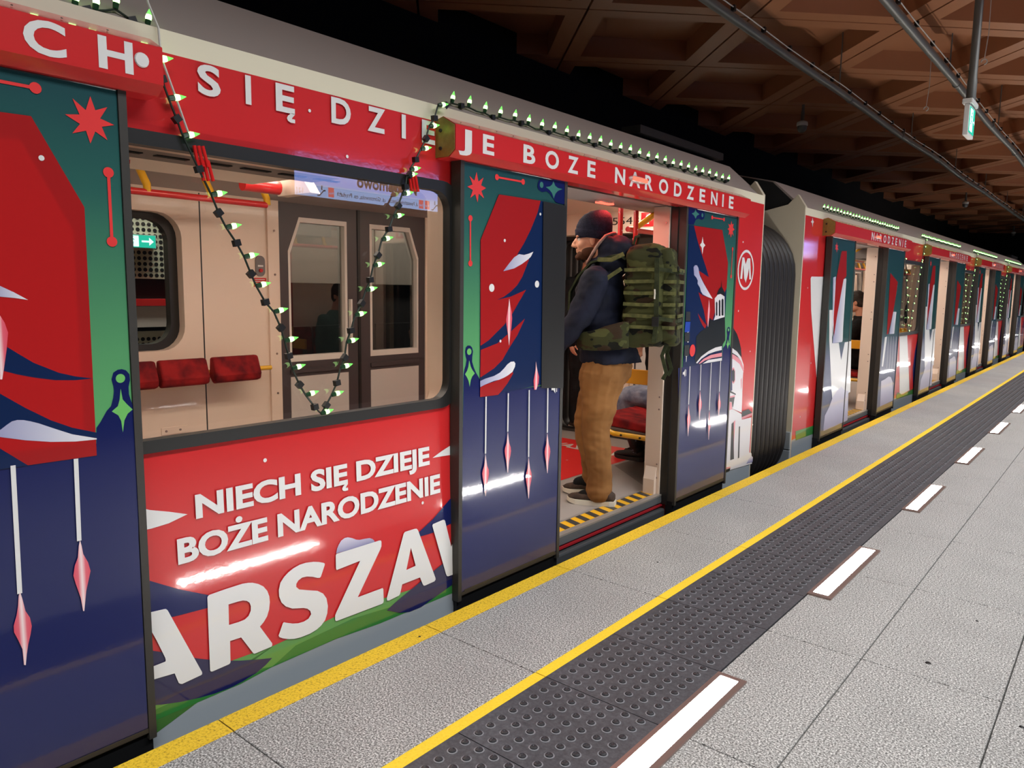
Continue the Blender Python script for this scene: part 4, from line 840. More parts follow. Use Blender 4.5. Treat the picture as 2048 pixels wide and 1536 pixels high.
def seats_and_fittings(t, d):
    """fittings of one window bay on the far side"""
    P = []
    for i, (y0, y1) in enumerate(((2.06-.36, 2.06-.02), (2.06,2.36), (2.40,2.72))):
        o = bev(MB().prism_y([(-2.30,.745),(-2.25,.76),(-2.24,.80),(-2.285,.915),(-2.33,.915),(-2.345,.79)], y0+d, y1+d).obj('lean_pad', MAT['seat_red'], t), .014, 3); P.append(o)
        MB().box(-2.46, -2.33, (y0+y1)/2-.03+d, (y0+y1)/2+.03+d, .80, .83).obj('pad_bracket', MAT['rail_yellow'], o)
    P.append(MB().tube([(-2.36,1.0+d,.815),(-2.36,2.86+d,.815)], .016, 10).obj('pad_rail', MAT['rail_yellow'], t, True))
    for y in (1.9, 2.1):
        P.append(MB().box(-2.452, -2.444, y+.03+d, y+.20+d, .43, .475).obj('service_plate', MAT['cream'], t)) if y > 2 else None
    for yy in (2.16, 2.23+.02): MB().lathe([(.008,0),(.007,.004)], (-2.444, yy+d, .452), (1,0,0), 8).obj('screw', MAT['fixture_steel'], P[-1])
    g = MB().prism_x(rrect(2.815+d, 2.885+d, 1.435, 1.575, .034, 6), -2.452, -2.440).obj('emergency_handle', MAT['lining_grey'], t); P.append(g)
    MB().lathe([(.014,0),(.012,.012)], (-2.44, 2.85+d, 1.475), (1,0,0), 12).obj('handle_knob', MAT['rail_red'], g)
    MB().box(-2.44, -2.438, 2.83+d, 2.87+d, 1.50, 1.512).obj('handle_label', MAT['white'], g)
    s = MB().box(-2.452, -2.446, 2.80+d, 2.895+d, 1.365, 1.425).obj('notice', MAT['carpet_red'], t); P.append(s)
    m = MB()
    for k in range(4): m.box(-2.446, -2.4455, 2.81+d, 2.885-.008*(k % 3)+d, 1.412-.013*k, 1.4165-.013*k)
    m.obj('notice_text', MAT['white'], s)
    # near-side cove above the window with vent slots, and its pale flank
    c = MB().prism_y([(-.17,1.79),(-.44,1.79),(-.44,1.83),(-.17,1.99)], .35+d, 1.86+d).obj('window_cove', MAT['lining_grey'], t); P.append(c)
    P.append(MB().prism_y([(-.44,1.79),(-.72,1.793),(-.74,1.90),(-.44,1.84)], .35+d, 1.76+d).obj('cove_flank', MAT['cream_lit'], t))  # cream made paler, lamp light on the flank put into its colour
    m = MB()
    for k in range(10):
        y = .40+.155*k+d; m.box(-.345, -.315, y, y+.11, 1.787, 1.7895)
    m.obj('vent_slots', MAT['hole_black'], c)
    P.append(MB().tube([(-1.37,2.10+d,1.885),(-1.37,2.31+d,1.885)], .035, 12).obj('ceiling_trunk', MAT['rail_red'], t, True))
    P.append(MB().box(-1.42, -1.32, 2.10+d, 2.31+d, 1.945, 1.965).obj('trunk_lamp', MAT['lamp_strip'], t))
    P.append(MB().prism_x([(2.31+d,1.97),(2.37+d,1.97),(2.45+d,1.86),(2.39+d,1.86)], -1.5, -1.2).obj('trunk_bracket', MAT['cream'], t))
    # extinguisher cabinet and pole by the next doorway
    e = bev(MB().prism_x(rrect(4.66-4.1+d, 4.80-4.1+d, 1.28, 1.60, .03, 4), -2.45, -2.40).obj('fire_point', MAT['rail_red'], t), .008); P.append(e)
    MB().box(-2.41, -2.398, .60+d, .66+d, 1.52, 1.57).obj('fire_point_latch', MAT['rubber'], e)
    return P
def bench(t, y0, y1, s=1):
    """longitudinal seats on the near side beside a doorway"""
    P = []; n = 2; w = (y1-y0)/n
    for i in range(n):
        a, b = y0+i*w+.01, y0+(i+1)*w-.01
        o = bev(MB().prism_y([(-.24,.45),(-.70,.50),(-.745,.48),(-.74,.45),(-.66,.42),(-.24,.40)], a, b).obj('seat', MAT['seat_red'], t), .015, 3); P.append(o)
        bev(MB().prism_y([(-.24,.40),(-.66,.42),(-.75,.445),(-.73,.41),(-.6,.37),(-.24,.35)], a, b).obj('seat_shell', MAT['seat_shell'], o), .01)
        bev(MB().prism_y([(-.205,.48),(-.27,.48),(-.235,.92),(-.205,.94)], a, b).obj('backrest', MAT['seat_red'], o), .015)
    return P

# ---- first carriage
car1, pan1 = carriage('metro_carriage', 'red front carriage with open doors, big white lettering and a metro emblem', -5.0, 5.65, (-1.37, 2.0), [OC-4.1, OC])
V0 = vestibule(car1, 0)
for o in V0: dup(o, (0,-4.1,0), car1)
F0 = seats_and_fittings(car1, 0)
B0 = bench(car1, 4.45, 5.36)
# ---- second carriage, behind the bellows
S2 = 4.86
car2, pan2 = carriage('metro_carriage', 'second carriage beyond the black bellows, with tall white letter shapes on red and navy', 6.58, 24.0, (-1.37, 15.0), [OC+S2+4.1*k for k in range(4)])
V2 = [dup(o, (0,S2,0), car2) for o in V0]
for k in range(1, 4):
    for o in V0: dup(o, (0,S2+4.1*k,0), car2)
for k in range(1, 4):
    for o in F0: dup(o, (0,S2+4.1*k,0), car2)
for k in range(4):
    for o in B0: dup(o, (0,S2+4.1*k,0), car2)

# ---- door leaves
def leaf(t, y0, y1, groups, mat='leaf_print', hand=1):
    L_ = MB().box(-.045, 0, y0, y1, .035, 1.893).obj('door_leaf', MAT[mat], t); bev(L_, .004, 2)
    MB().box(-.05, .004, y0-.022, y0, .0, 1.893).obj('leaf_edge', MAT['rubber_soft'], L_); MB().box(-.05, .004, y1, y1+.022, .0, 1.893).obj('leaf_edge', MAT['rubber_soft'], L_)
    MB().box(-.046, .001, y0, y1, .022, .036).obj('leaf_bottom_seal', MAT['seal_brown'], L_)
    draw(groups, L_, .0008)
    return L_
lA = leaf(car1, .17, .925, ('leafA',)); lE = leaf(car1, 2.29, 2.995, ('leafE',)); lF = leaf(car1, 4.295, 5.035, ('leafF',))
lG = leaf(car2, 7.16, 7.86, ('leafG',), 'leaf_far'); lH = leaf(car2, 9.15, 9.90, ('leafH',), 'leaf_far')
for k in range(1, 4):
    for l in (lG, lH): dup(l, (0,4.1*k,0), car2)
def leaf_lower(L_, y0, y1, ya, yb, z, zs):   # navy lower print of a leaf, higher under its window
    return MB().flat_x([(y0,.04),(y1,.04),(y1,zs),(yb,zs),(yb,z),(ya,z),(ya,zs),(y0,zs)], .0007).obj('navy_field', MAT['navy'], L_)
leaf_lower(lA, .172, .923, .172, .835, .93, .765); leaf_lower(lE, 2.292, 2.993, 2.40, 2.99, .91, .78); leaf_lower(lF, 4.297, 5.033, 4.30, 4.93, .88, .74)
for L_, y0, y1 in ((lE, 2.31, 2.98), (lF, 4.31, 5.02)):
    MB().box(-.046, .0015, y0, y1, .0365, .0445).obj('leaf_trim', MAT['seal_brown'], L_)
# small pictograms on the stickers
for y, z, s in ((2.945,1.07,1), (2.945,.965,2), (2.945,.89,3), (4.338,1.09,1), (4.334,.86,3)):
    m = MB()
    if s == 1: m.flat_x([(y-.028,z+.012),(y+.020,z+.035),(y+.028,z+.015),(y-.018,z-.010)], .0072); m.flat_x([(y+.012,z+.01),(y+.018,z+.012),(y+.018,z-.03),(y+.03,z-.03),(y+.03,z-.036),(y+.012,z-.036)], .0072)
    elif s == 2: m.flat_x([(y-.025,z-.04),(y-.025,z+.02),(y+.0,z+.03),(y+.0,z-.04)], .0072); m.flat_x([(y+.006,z-.04),(y+.006,z+.03),(y+.028,z+.02),(y+.028,z-.04)], .0072)
    else: m.flat_x([(y-.028,z-.008),(y-.012,z-.008),(y+.004,z-.026),(y+.004,z+.026),(y-.012,z+.008),(y-.028,z+.008)], .0072); m.flat_x([(y+.012,z-.02),(y+.018,z-.02),(y+.018,z+.02),(y+.012,z+.02)], .0072)
    m.obj('sticker_mark', MAT['white'], lE if y < 4 else lF)
lettering('monitoring', .0072, 2.917, 2.975, 1.018, 1.027, 'white', lE, 0, 'sticker_text')
m = MB(); m.lathe([(.015,0),(.015,.0006)], (.0165, 4.350, 1.02), (1,0,0), 10); m.obj('sticker_mark', MAT['white'], lF) if False else None
m = MB(); m.flat_x([(4.342,.93),(4.349,.93),(4.350,.965),(4.356,.965),(4.356,.995),(4.335,.995),(4.335,.965),(4.341,.965)], .0072); m.flat_x([(4.3455+.008*math.cos(k), 1.008+.008*math.sin(k)) for k in [i*.7 for i in range(9)]], .0072); m.obj('sticker_mark', MAT['white'], lF)

# ---- livery on the body panels
pB = [p for a, b, p in pan1 if abs(a-.17) < .1][0]; pF = [p for a, b, p in pan1 if abs(b-5.65) < .01][0]
pG = [p for a, b, p in pan2 if abs(a-6.58) < .01][0]; pH = [p for a, b, p in pan2 if a > 9][0]
XB = -.0590
draw(('panelB',), pB, XB); draw(('panelF',), pF, XB); draw(('panelG',), pG, XB); H0 = draw(('panelH',), pH, XB)
for a, b, p in pan2[2:]:
    for o in H0: dup(o, (0, round((a-pan2[1][0])/4.1)*4.1, 0), p)
XT = XB+.0048
polish('NIECH SIĘ DZIEJE', XT, 1.122, 2.143, .634, .712, 'white', pB, .038)
polish('BOŻE NARODZENIE', XT, 1.057, 2.202, .502, .584, 'white', pB, .038)
draw(('bigtext',), pB, XB+.0042)
for ch, y0, y1 in (('S',1.184,1.258),('I',1.342,1.362),('Ę',1.451,1.523),('D',1.672,1.757),('Z',1.833,1.917),('I',2.000,2.021),('E',2.106,2.178)):
    polish(ch, XT, y0, y1, 1.944, 2.033, 'white', pB, .03)
hd = [o for o in car1.children if o.name.startswith('door_header')]
hM = [o for o in hd if abs(o.location.y) < .1][0]; hL = [o for o in hd if abs(o.location.y+4.1) < .1][0]
HDR = (('J',2.205,2.283),('E',2.349,2.42),('B',2.614,2.699),('O',2.773,2.877),('Z',2.949,3.035),('E',3.113,3.184),('N',3.365,3.465),('A',3.510,3.622),('R',3.672,3.760),('O',3.828,3.935),('D',4.006,4.100),('Z',4.169,4.262),('E',4.337,4.415),('N',4.498,4.593),('I',4.665,4.687),('E',4.769,4.841))
for ch, y0, y1 in HDR: lettering(ch, .0515, y0, y1, 1.926, 2.005, 'white', hM, .03)
for ch, y0, y1 in (('N',.02,.115),('I',.19,.212),('E',.335,.41),('C',.512-.01,.60),('C',.690,.785),('H',.861,.949)):
    if ch != 'C' or y0 > .6: lettering(ch, .0515, y0+4.1, y1+4.1, 1.928, 2.010, 'white', hL, .03)
m = MB(); m.lathe([(.020,0),(.018,.004)], (.0512, .972+4.1, 1.972), (1,0,0), 16); m.obj('header_stud', MAT['white'], hL)
for h in [o for o in car2.children if o.name.startswith('door_header')]:
    for ch, y0, y1 in HDR[6:]: lettering(ch, .0515, y0, y1, 1.926, 2.005, 'white', h, .03)
# metro emblem
m = MB(); n = 32; cy, cz, r0, r1 = 5.366, 1.54, .128, .147
m.add([(XB+.002, cy+r*math.cos(2*math.pi*k/n), cz+r*math.sin(2*math.pi*k/n)) for r in (r0, r1) for k in range(n)], [[k, n+k, n+(k+1)%n, (k+1)%n][::-1] for k in range(n)])
m.obj('emblem_ring', MAT['white'], pF); draw(('logo',), pF, XB+.001, .001)

# the lower body side under the big window flares out slightly towards the sill
for o in [pB]+list(pB.children):
    if o.name.split('.')[0] in ('window_rubber', 'window_reveal', 'window_pane'): continue
    for v in o.data.vertices:
        if v.co.z < .89: v.co.x += (.89-v.co.z)*.030
# ---- interior details near the open middle door
m = MB(); m.add([(-.78,4.05,.0622),(-.78,5.28,.0622),(-.95,5.34,.0622),(-2.1,5.34,.0622),(-2.1,4.6,.0622),(-1.5,4.05,.0622)][::1], [[0,1,2,3,4,5]])
cp = m.obj('floor_graphic', MAT['carpet_red'], car1)
V, F, wd = glyphs('WARSZAWA', .04)
MB().add([(-.82-v[0]/wd*.95, 5.17-.0-v[1]*.15*-1-.15, .0632) for v in V], F).obj('floor_lettering', MAT['white'], cp)
random.seed(3); m = MB()
for i in range(26):
    x, y = -.85-random.random()*1.1, 4.15+random.random()*.9; r = random.choice((.005,.007,.009,.016)); m.lathe([(r,0),(r,.0006)], (x,y,.0627), n=8)
m.obj('floor_snow', MAT['white'], cp)
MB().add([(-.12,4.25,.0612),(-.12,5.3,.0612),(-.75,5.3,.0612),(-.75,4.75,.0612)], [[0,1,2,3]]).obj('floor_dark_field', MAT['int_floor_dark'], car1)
# number and fire pictogram on the bulkhead over the gangway, facing the doors
def front_text(s, x0, x1, y, z0, z1, mat, par, bold=0.0, nm='lettering'):
    V, F, wd = glyphs(s, bold)
    return MB().add([(x0+v[0]/wd*(x1-x0), y, z0+v[1]*(z1-z0)) for v in V], F).obj(nm, MAT[mat], par)
bk = [o for o in car1.children if o.name.startswith('bulkhead')][0]
front_text('5543', -1.32, -1.06, 5.515, 1.93, 1.99, 'rubber', bk)
fp = MB().box(-1.04, -.92, 5.512, 5.517, 1.905, 2.02).obj('fire_sticker', MAT['rail_red'], bk)
m = MB(); m.add([(x-.02,5.511,z) for x, z in ((-.975,1.925),(-.945,1.925),(-.945,1.985),(-.952,1.992),(-.952,2.0),(-.968,2.0),(-.968,1.992),(-.975,1.985))], [list(range(8))])
m.add([(x-.02,5.511,z) for x, z in ((-.968,1.998),(-.935,2.006),(-.918,1.985),(-.918,1.95),(-.925,1.95),(-.925,1.983),(-.94,1.998),(-.968,1.992))], [list(range(8))]); m.obj('fire_mark', MAT['white'], bk)
area('door_lamp_glow', (-.30, 3.90, 1.888), (0, 0, 0), .04, .18, 2.2, (1, .07, .05))

# ---- gangway bellows
t = thing('gangway_bellows', 'black pleated rubber bellows joining the two carriages', 'bellows', (-1.37, 5.95, -.3))
def rring(x0, x1, z0, z1, r, n=7): return rrect(x0, x1, z0, z1, r, n)
def fold_mesh(wy, dep, x0, x1, z0, z1, r):
    pr = [(0,0),(.12*wy,dep*.75),(.35*wy,dep),(.65*wy,dep),(.88*wy,dep*.75),(wy,0)]
    loops = [[(x, yy, z) for x, z in rrect(x0-d_, x1+d_, z0-d_, z1+d_, r+d_, 8)] for yy, d_ in pr]
    m = MB(); n = len(loops[0]); m.add([v for l in loops for v in l], [[i*n+k, i*n+(k+1)%n, (i+1)*n+(k+1)%n, (i+1)*n+k] for i in range(len(pr)-1) for k in range(n)]); return m.mesh('bellows_fold', True)
fo = fold_mesh(.0985, .05, -2.60, -.145, -.32, 1.95, .42); fi = fold_mesh(.0985, -.04, -2.0, -.75, .05, 1.86, .12)
basic('bellows_rubber', srgb(32,28,27), .5, 0, 0, .5, .1, 20, .15); basic('bellows_inner', srgb(26,25,26), .5); basic('bellows_line', srgb(150,146,142), .5)
for k in range(9):
    o = link('bellows_fold', fo, MAT['bellows_rubber'], t); o.location.y = 5.672+k*.0985
    o = link('inner_fold', fi, MAT['bellows_inner'], t); o.location.y = 5.672+k*.0985
    for x in (-2.035, -.715):
        MB().box(x-.004, x+.004, 5.716+k*.0985, 5.723+k*.0985, .06, 1.7).obj('fold_seam', MAT['bellows_line'], t)
bev(MB().box(-2.3, -.44, 5.67, 6.55, 2.0, 2.30).obj('gangway_hood', MAT['black_void'], t), .04)
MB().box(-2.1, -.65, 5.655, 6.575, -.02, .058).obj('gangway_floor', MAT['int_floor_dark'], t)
for z0, z1 in ((-.20,-.005),(.0,.16)): bev(MB().box(-.20, -.062, 6.545, 6.60, z0, z1).obj('corner_step', MAT['skirt_grey'], car2), .006)

# ================================================================== garlands of little lights
bm_ = MB(); bm_.lathe([(.0075,-.013),(.0085,-.004),(.0085,.003)], (0,0,0), n=8); bm_.cur = 1
bm_.lathe([(.0082,.002),(.0098,.009),(.0076,.018)], (0,0,0), n=8); bm_.cur = 2; bm_.lathe([(.0076,.018),(.0040,.028),(.0008,.036)], (0,0,0), n=8)
bulb_me = bm_.mesh('bulb', True)
clip_me = MB().box(-.009,.009,-.011,.011,-.010,.010).mesh('clip')
def garland(nm, lab, grp, base, runs, d=0, extra=True):
    """runs: lists of (y, z, x, pointing direction); one wire through all of them"""
    t = thing(nm, lab, 'string light', (base[0], base[1]+d, base[2]), grp)
    for run in runs:
        path = []
        for i, (y, z, x, dr) in enumerate(run):
            dv = Vector(dr).normalized(); p = Vector((x, y+d, z))
            o = link('bulb', bulb_me, [MAT['bulb_socket'], MAT['bulb_core'], MAT['bulb_glow']], t)
            o.location = p; o.rotation_mode = 'QUATERNION'; o.rotation_quaternion = Vector((0,0,1)).rotation_difference(dv)
            path.append(p-dv*.014)
            if i+1 < len(run):
                q = Vector((run[i+1][2], run[i+1][0]+d, run[i+1][1])) - Vector(run[i+1][3]).normalized()*.014
                mid = (path[-1]+q)/2 + Vector((.004, .003*math.sin(i*2.3), -.006-.004*math.sin(i*1.7)))
                path.append(mid)
                if extra and (i % 2 == 0 or abs(dr[1]) > .5):
                    c = link('clip', clip_me, MAT['black_plastic'], t); c.location = mid; c.rotation_euler.x = .4*math.sin(i*3.1)+.5
        MB().tube(path, .0035, 6).obj('wire', MAT['wire_green'], t, True)
    return t
def scaled(pts, x, x0):     # same line of sight height on the sloping roof edge
    k = (2.18-x)/(2.18-x0); return [(y*k, 1.37+(z-1.37)*k) for y, z in pts]
DOWN = [(1.062,2.01),(1.096,1.91),(1.134,1.811),(1.217,1.649),(1.262,1.554),(1.321,1.465),(1.361,1.373),(1.424,1.288),(1.462,1.189),(1.489,1.093),(1.542,.995),(1.604,.922)]
UP = [(1.651,.984),(1.693,1.082),(1.722,1.174),(1.762,1.271),(1.813,1.363),(1.85,1.455),(1.892,1.554),(1.95,1.644),(1.996,1.733),(2.02,1.806),(2.036,1.83),(2.094,1.916),(2.138,2.009),(2.187,2.099)]
TOP = [(2.242+.0985*i, 2.128+.003*math.sin(i*1.9)) for i in range(28)]
side, upd = (.25, 1, .25), (.15, .12, 1)
V = [(y, z, -.03, side) for y, z in DOWN+UP]
T_ = [(y, z, -.11, upd) for y, z in scaled(TOP, -.11, -.02)]
Lf = [(y, z, -.10, upd) for y, z in scaled([(.30,2.10),(.39,2.10),(.48,2.11),(.57,2.10),(.66,2.10),(.75,2.10),(.839,2.098),(.89,2.105),(.942,2.123),(1.027,2.102)], -.10, -.02)]
g1 = garland('string_light', 'green wire of bulbs in a V over the large window and along the roof edge', 'strings of lights on the train', (-.05, 1.6, .9), [Lf+V+T_])
for yy, zz in ((1.165,1.755),(1.18,1.715),(2.03,1.775)):
    for k in (-1, 0, 1): MB().tube([(-.028+.006*k, yy+.010*k, zz+.03), (-.026+.006*k, yy+.012+.012*k, zz-.03)], .0055, 8).obj('connector', MAT['connector_red'], g1, True)
MB().tube([(-.09,1.045,2.26),(-.07,1.052,2.17),(-.05,1.07,2.10),(-.035,1.066,2.02),(-.03,1.10,1.92),(-.03,1.136,1.82)], .0035, 6).obj('wire', MAT['cable_grey'], g1, True)
NM = ['over the second carriage first doorway','over the second carriage second doorway','over the second carriage third doorway','over the second carriage last doorway']
for k in range(4):
    dd = S2+4.1*k
    garland('string_light', 'row of green bulbs on the roof edge '+NM[k], 'strings of lights on the train', (-.05, 1.6, .9), [T_, [(y+2.50, z, x, s) for y, z, x, s in V]] if False else [T_], dd, False)
    if k < 3: garland('string_light', 'V of bulbs on the window beyond the second carriage '+('first','second','third')[k]+' doorway', 'strings of lights on the train', (-.05, 1.6, .9), [[(y, z, x, s) for y, z, x, s in V]], dd+4.1, False)

# ================================================================== platform display seen mirrored in the window
t = thing('platform_display', 'blue lit platform display board, seen mirrored in the carriage window', 'display', (5.8, 6.75, 2.5))
XD = 5.8
bev(MB().box(XD+.003, XD+.12, 5.45, 8.10, 2.46, 3.02).obj('display_case', MAT['display_case'], t), .01)
for y in (6.0, 7.5): MB().tube([(XD+.06,y,3.02),(XD+.06,y,4.7)], .025, 10).obj('hanger', MAT['pipe_grey'], t)
MB().add([(XD+.002,5.5,2.66),(XD+.002,5.5,2.98),(XD+.002,8.05,2.98),(XD+.002,8.05,2.66)], [[0,1,2,3]]).obj('screen', MAT['screen_blue'], t)
MB().add([(XD+.0015,5.5,2.50),(XD+.0015,5.5,2.66),(XD+.0015,8.05,2.66),(XD+.0015,8.05,2.50)], [[0,1,2,3]]).obj('screen_band', MAT['screen_pale'], t)
def disp(s, ya, yb, z0, z1, mat='screen_ink', bold=0.01):      # read from the train side: text runs towards -y
    V, F, w = glyphs(s, bold)
    return MB().add([(XD, ya+v[0]/w*(yb-ya), z0+v[1]*(z1-z0)) for v in V], F).obj('display_text', MAT[mat], t)
disp('M2 Bemowo', 7.54, 6.46, 2.69, 2.85, bold=.03)
disp('ul. Górczewska, os. Przyjaźń', 6.95, 6.14, 2.545, 2.60)
disp('ul. Powstańców Śląskich', 7.56, 7.02, 2.545, 2.60)
for y in (6.0, 7.58, 7.70):
    MB().add([(XD+.001,y,2.52),(XD+.001,y,2.64),(XD+.001,y+.09,2.64),(XD+.001,y+.09,2.52)], [[0,1,2,3]]).obj('bus_icon', MAT['screen_red'], t); disp('bus', y+.08, y+.01, 2.555, 2.59, 'screen_pale')
for y in (5.83, 7.83):
    m = MB(); m.add([(XD,y,2.53),(XD,y+.03,2.53),(XD,y+.10,2.60),(XD,y+.13,2.60),(XD,y+.13,2.585),(XD,y+.105,2.585),(XD,y+.035,2.515),(XD,y,2.515)], [list(range(8))])
    m.lathe([(.011,0),(.011,.001)], (XD,y+.07,2.64), (-1,0,0), 8); m.box(XD-.0005,XD,y+.06,y+.08,2.595,2.628); m.obj('escalator_icon', MAT['screen_ink'], t)
disp('1-2 [', 5.62, 5.52, 2.53, 2.59)
def dup_thing(root, d, label):
    r = root.copy(); COL.objects.link(r); r.location = Vector(root.location)+Vector(d); r['label'] = label; ROOTS[r.name] = ROOTS[root.name]
    for ch in root.children:
        k = ch.copy(); COL.objects.link(k); k.parent = r; k.matrix_parent_inverse = ch.matrix_parent_inverse
    return r
dup_thing(t, (0, 16.6, 0), 'second blue platform display farther along, mirrored in the second carriage')

# ================================================================== people
basic('skin', srgb(206,150,124), .5, 0, 0, .4, .05, 80, .04); basic('beard', srgb(86,56,42), .8, 0, 0, .2, .3, 300, .2); basic('hair_dark', srgb(38,30,26), .7)
cloth('coat_navy', (16,19,33), (25,29,48), 9, .75, .15); cloth('trousers_tan', (122,82,44), (150,105,60), 5, .85, .2); cloth('jeans', (96,106,128), (140,148,166), 14, .9, .2)
cloth('cloth_black', (14,14,16), (26,26,29), 8, .85, .2); cloth('coat_teal', (58,92,92), (74,110,108), 8, .8, .2); cloth('knit_navy', (24,26,42), (36,38,58), 60, .9, .5); cloth('knit_red', (120,20,28), (160,30,36), 60, .9, .5)
cloth('shoe_brown', (56,44,38), (78,62,52), 20, .8, .2); basic('shoe_black', srgb(24,23,24), .6); basic('sole_white', srgb(216,208,192), .6); basic('lining_pale', srgb(170,140,130), .8)
basic('eye_white', srgb(230,226,220), .3); basic('iris', srgb(60,44,34), .3)
def camo():
    m, nt, b = nodes('camo'); tc = nt.nodes.new('ShaderNodeTexCoord'); b.inputs['Roughness'].default_value = .85; b.inputs['Specular IOR Level'].default_value = .2
    cur = None
    for i, (sc, th, c) in enumerate(((5,.5,(56,58,32)),(6.5,.55,(76,78,44)),(7.5,.56,(54,41,28)),(9,.61,(22,23,17)))):
        mp = nt.nodes.new('ShaderNodeMapping'); mp.inputs[1].default_value = (i*3.1, i*1.7, i*2.3); mp.inputs[3].default_value = (1,1,1.8); nt.links.new(tc.outputs['Object'], mp.inputs[0])
        nz = nt.nodes.new('ShaderNodeTexNoise'); nz.inputs['Scale'].default_value = sc; nz.inputs['Detail'].default_value = 2; nt.links.new(mp.outputs[0], nz.inputs['Vector'])
        r = nt.nodes.new('ShaderNodeMath'); r.operation = 'GREATER_THAN'; r.inputs[1].default_value = th; nt.links.new(nz.outputs['Fac'], r.inputs[0])
        if cur is None:
            v = nt.nodes.new('ShaderNodeRGB'); v.outputs[0].default_value = srgb(*c); cur = v.outputs[0]; continue
        mx = nt.nodes.new('ShaderNodeMix'); mx.data_type = 'RGBA'; nt.links.new(r.outputs[0], mx.inputs[0]); nt.links.new(cur, mx.inputs[6]); mx.inputs[7].default_value = srgb(*c); cur = mx.outputs[2]
    nt.links.new(cur, b.inputs['Base Color']); MAT['camo'] = m
camo(); cloth('webbing', (72,74,42), (98,98,56), 30, .85, .2); cloth('webbing_dark', (38,44,26), (54,60,36), 30, .85, .2)

class Frame:
    def __init__(s, base, fwd):
        s.b = Vector(base); s.f = Vector((fwd[0], fwd[1], 0)).normalized(); s.l = Vector((-s.f.y, s.f.x, 0))
    def __call__(s, f, l, z): return s.b + s.f*f + s.l*l + Vector((0,0,z))
    def rot(s): return Matrix((s.f, s.l, Vector((0,0,1)))).transposed()
def loft(m, rings, n=20):     # rings: (centre, axis a, axis b) closed at both ends
    vs = []; fs = []
    for c, a, b in rings:
        for k in range(n):
            w = 2*math.pi*k/n; vs.append(c+a*math.cos(w)+b*math.sin(w))
    for i in range(len(rings)-1):
        for k in range(n): fs.append([i*n+k,i*n+(k+1)%n,(i+1)*n+(k+1)%n,(i+1)*n+k])
    fs += [list(range(n))[::-1], list(range((len(rings)-1)*n, len(rings)*n))]
    return m.add(vs, fs)
def limb(m, pts, radii, n=14):   # tapering limb with rounded ends
    P = [Vector(p) for p in pts]; Q = []; R = []
    for i in range(len(P)-1):
        for k in range(4):
            u = k/4; Q.append(P[i].lerp(P[i+1], u)); s = u*u*(3-2*u); R.append(radii[i]*(1-s)+radii[i+1]*s)
    Q.append(P[-1]); R.append(radii[-1])
    for _ in range(2): Q = [Q[0]]+[(Q[i-1]+Q[i]*2+Q[i+1])/4 for i in range(1, len(Q)-1)]+[Q[-1]]
    m.tube(Q, R, n)
    for p, r in ((Q[0],R[0]),(Q[-1],R[-1])): m.ell(p, (r*.98,)*3, 12, 8)
    return m
def remesh(m, name, mat, parent, vox=.008, smooth=3, folds=0.0, fscale=7, label=None):
    me0 = m.mesh(name); o = bpy.data.objects.new(name, me0); COL.objects.link(o)
    r = o.modifiers.new('r', 'REMESH'); r.mode = 'VOXEL'; r.voxel_size = vox
    if smooth: sm = o.modifiers.new('s', 'SMOOTH'); sm.factor = .5; sm.iterations = smooth
    dg = bpy.context.evaluated_depsgraph_get(); me = bpy.data.meshes.new_from_object(o.evaluated_get(dg))
    bpy.data.objects.remove(o); bpy.data.meshes.remove(me0); me.name = name
    if folds:
        nrm = [v.normal.copy() for v in me.vertices]
        for v, nn in zip(me.vertices, nrm):
            p = v.co; q = Vector((p.x*fscale, p.y*fscale, p.z*fscale*1.7))
            v.co = p + nn*folds*(noise.noise(q)+.5*abs(noise.noise(q*2.1))-.2)
    me.polygons.foreach_set('use_smooth', [True]*len(me.polygons)); me.materials.clear()
    return link(name, me, mat, parent, label=label)
def head(m, F, c, s=1.0, yaw=0.0, pitch=0.0):
    """adds skull, jaw, nose, lips, brow and ears; returns a placing function for eyes, hair and hats"""
    R = Matrix.Rotation(yaw, 3, 'Z') @ F.rot() @ Matrix.Rotation(pitch, 3, 'Y'); c = Vector(c)
    P = lambda f, l, z: c + R @ Vector((f*s, l*s, z*s))
    E = lambda f, l, z, r: m.ell(P(f,l,z), [q*s for q in r], 18, 12, R)
    E(-.012,0,.038,(.098,.076,.094)); E(.028,0,-.03,(.070,.060,.088)); E(.050,0,-.082,(.045,.044,.034)); E(.086,0,-.100,(.020,.024,.017))
    m.tube([P(.088,0,.016), P(.104,0,-.006), P(.117,0,-.027)], [.010*s,.012*s,.0135*s], 10); E(.117,0,-.031,(.015,.014,.012))
    for k in (-1, 1):
        E(.109,k*.011,-.036,(.011,.009,.008)); E(.082,k*.030,.022,(.016,.027,.009)); E(.058,k*.040,-.030,(.030,.024,.028)); E(-.004,k*.074,-.012,(.021,.010,.032)); E(.02,k*.05,-.07,(.045,.016,.03))
    E(.091,0,-.058,(.013,.024,.007)); E(.090,0,-.071,(.013,.020,.0075))
    return P, R
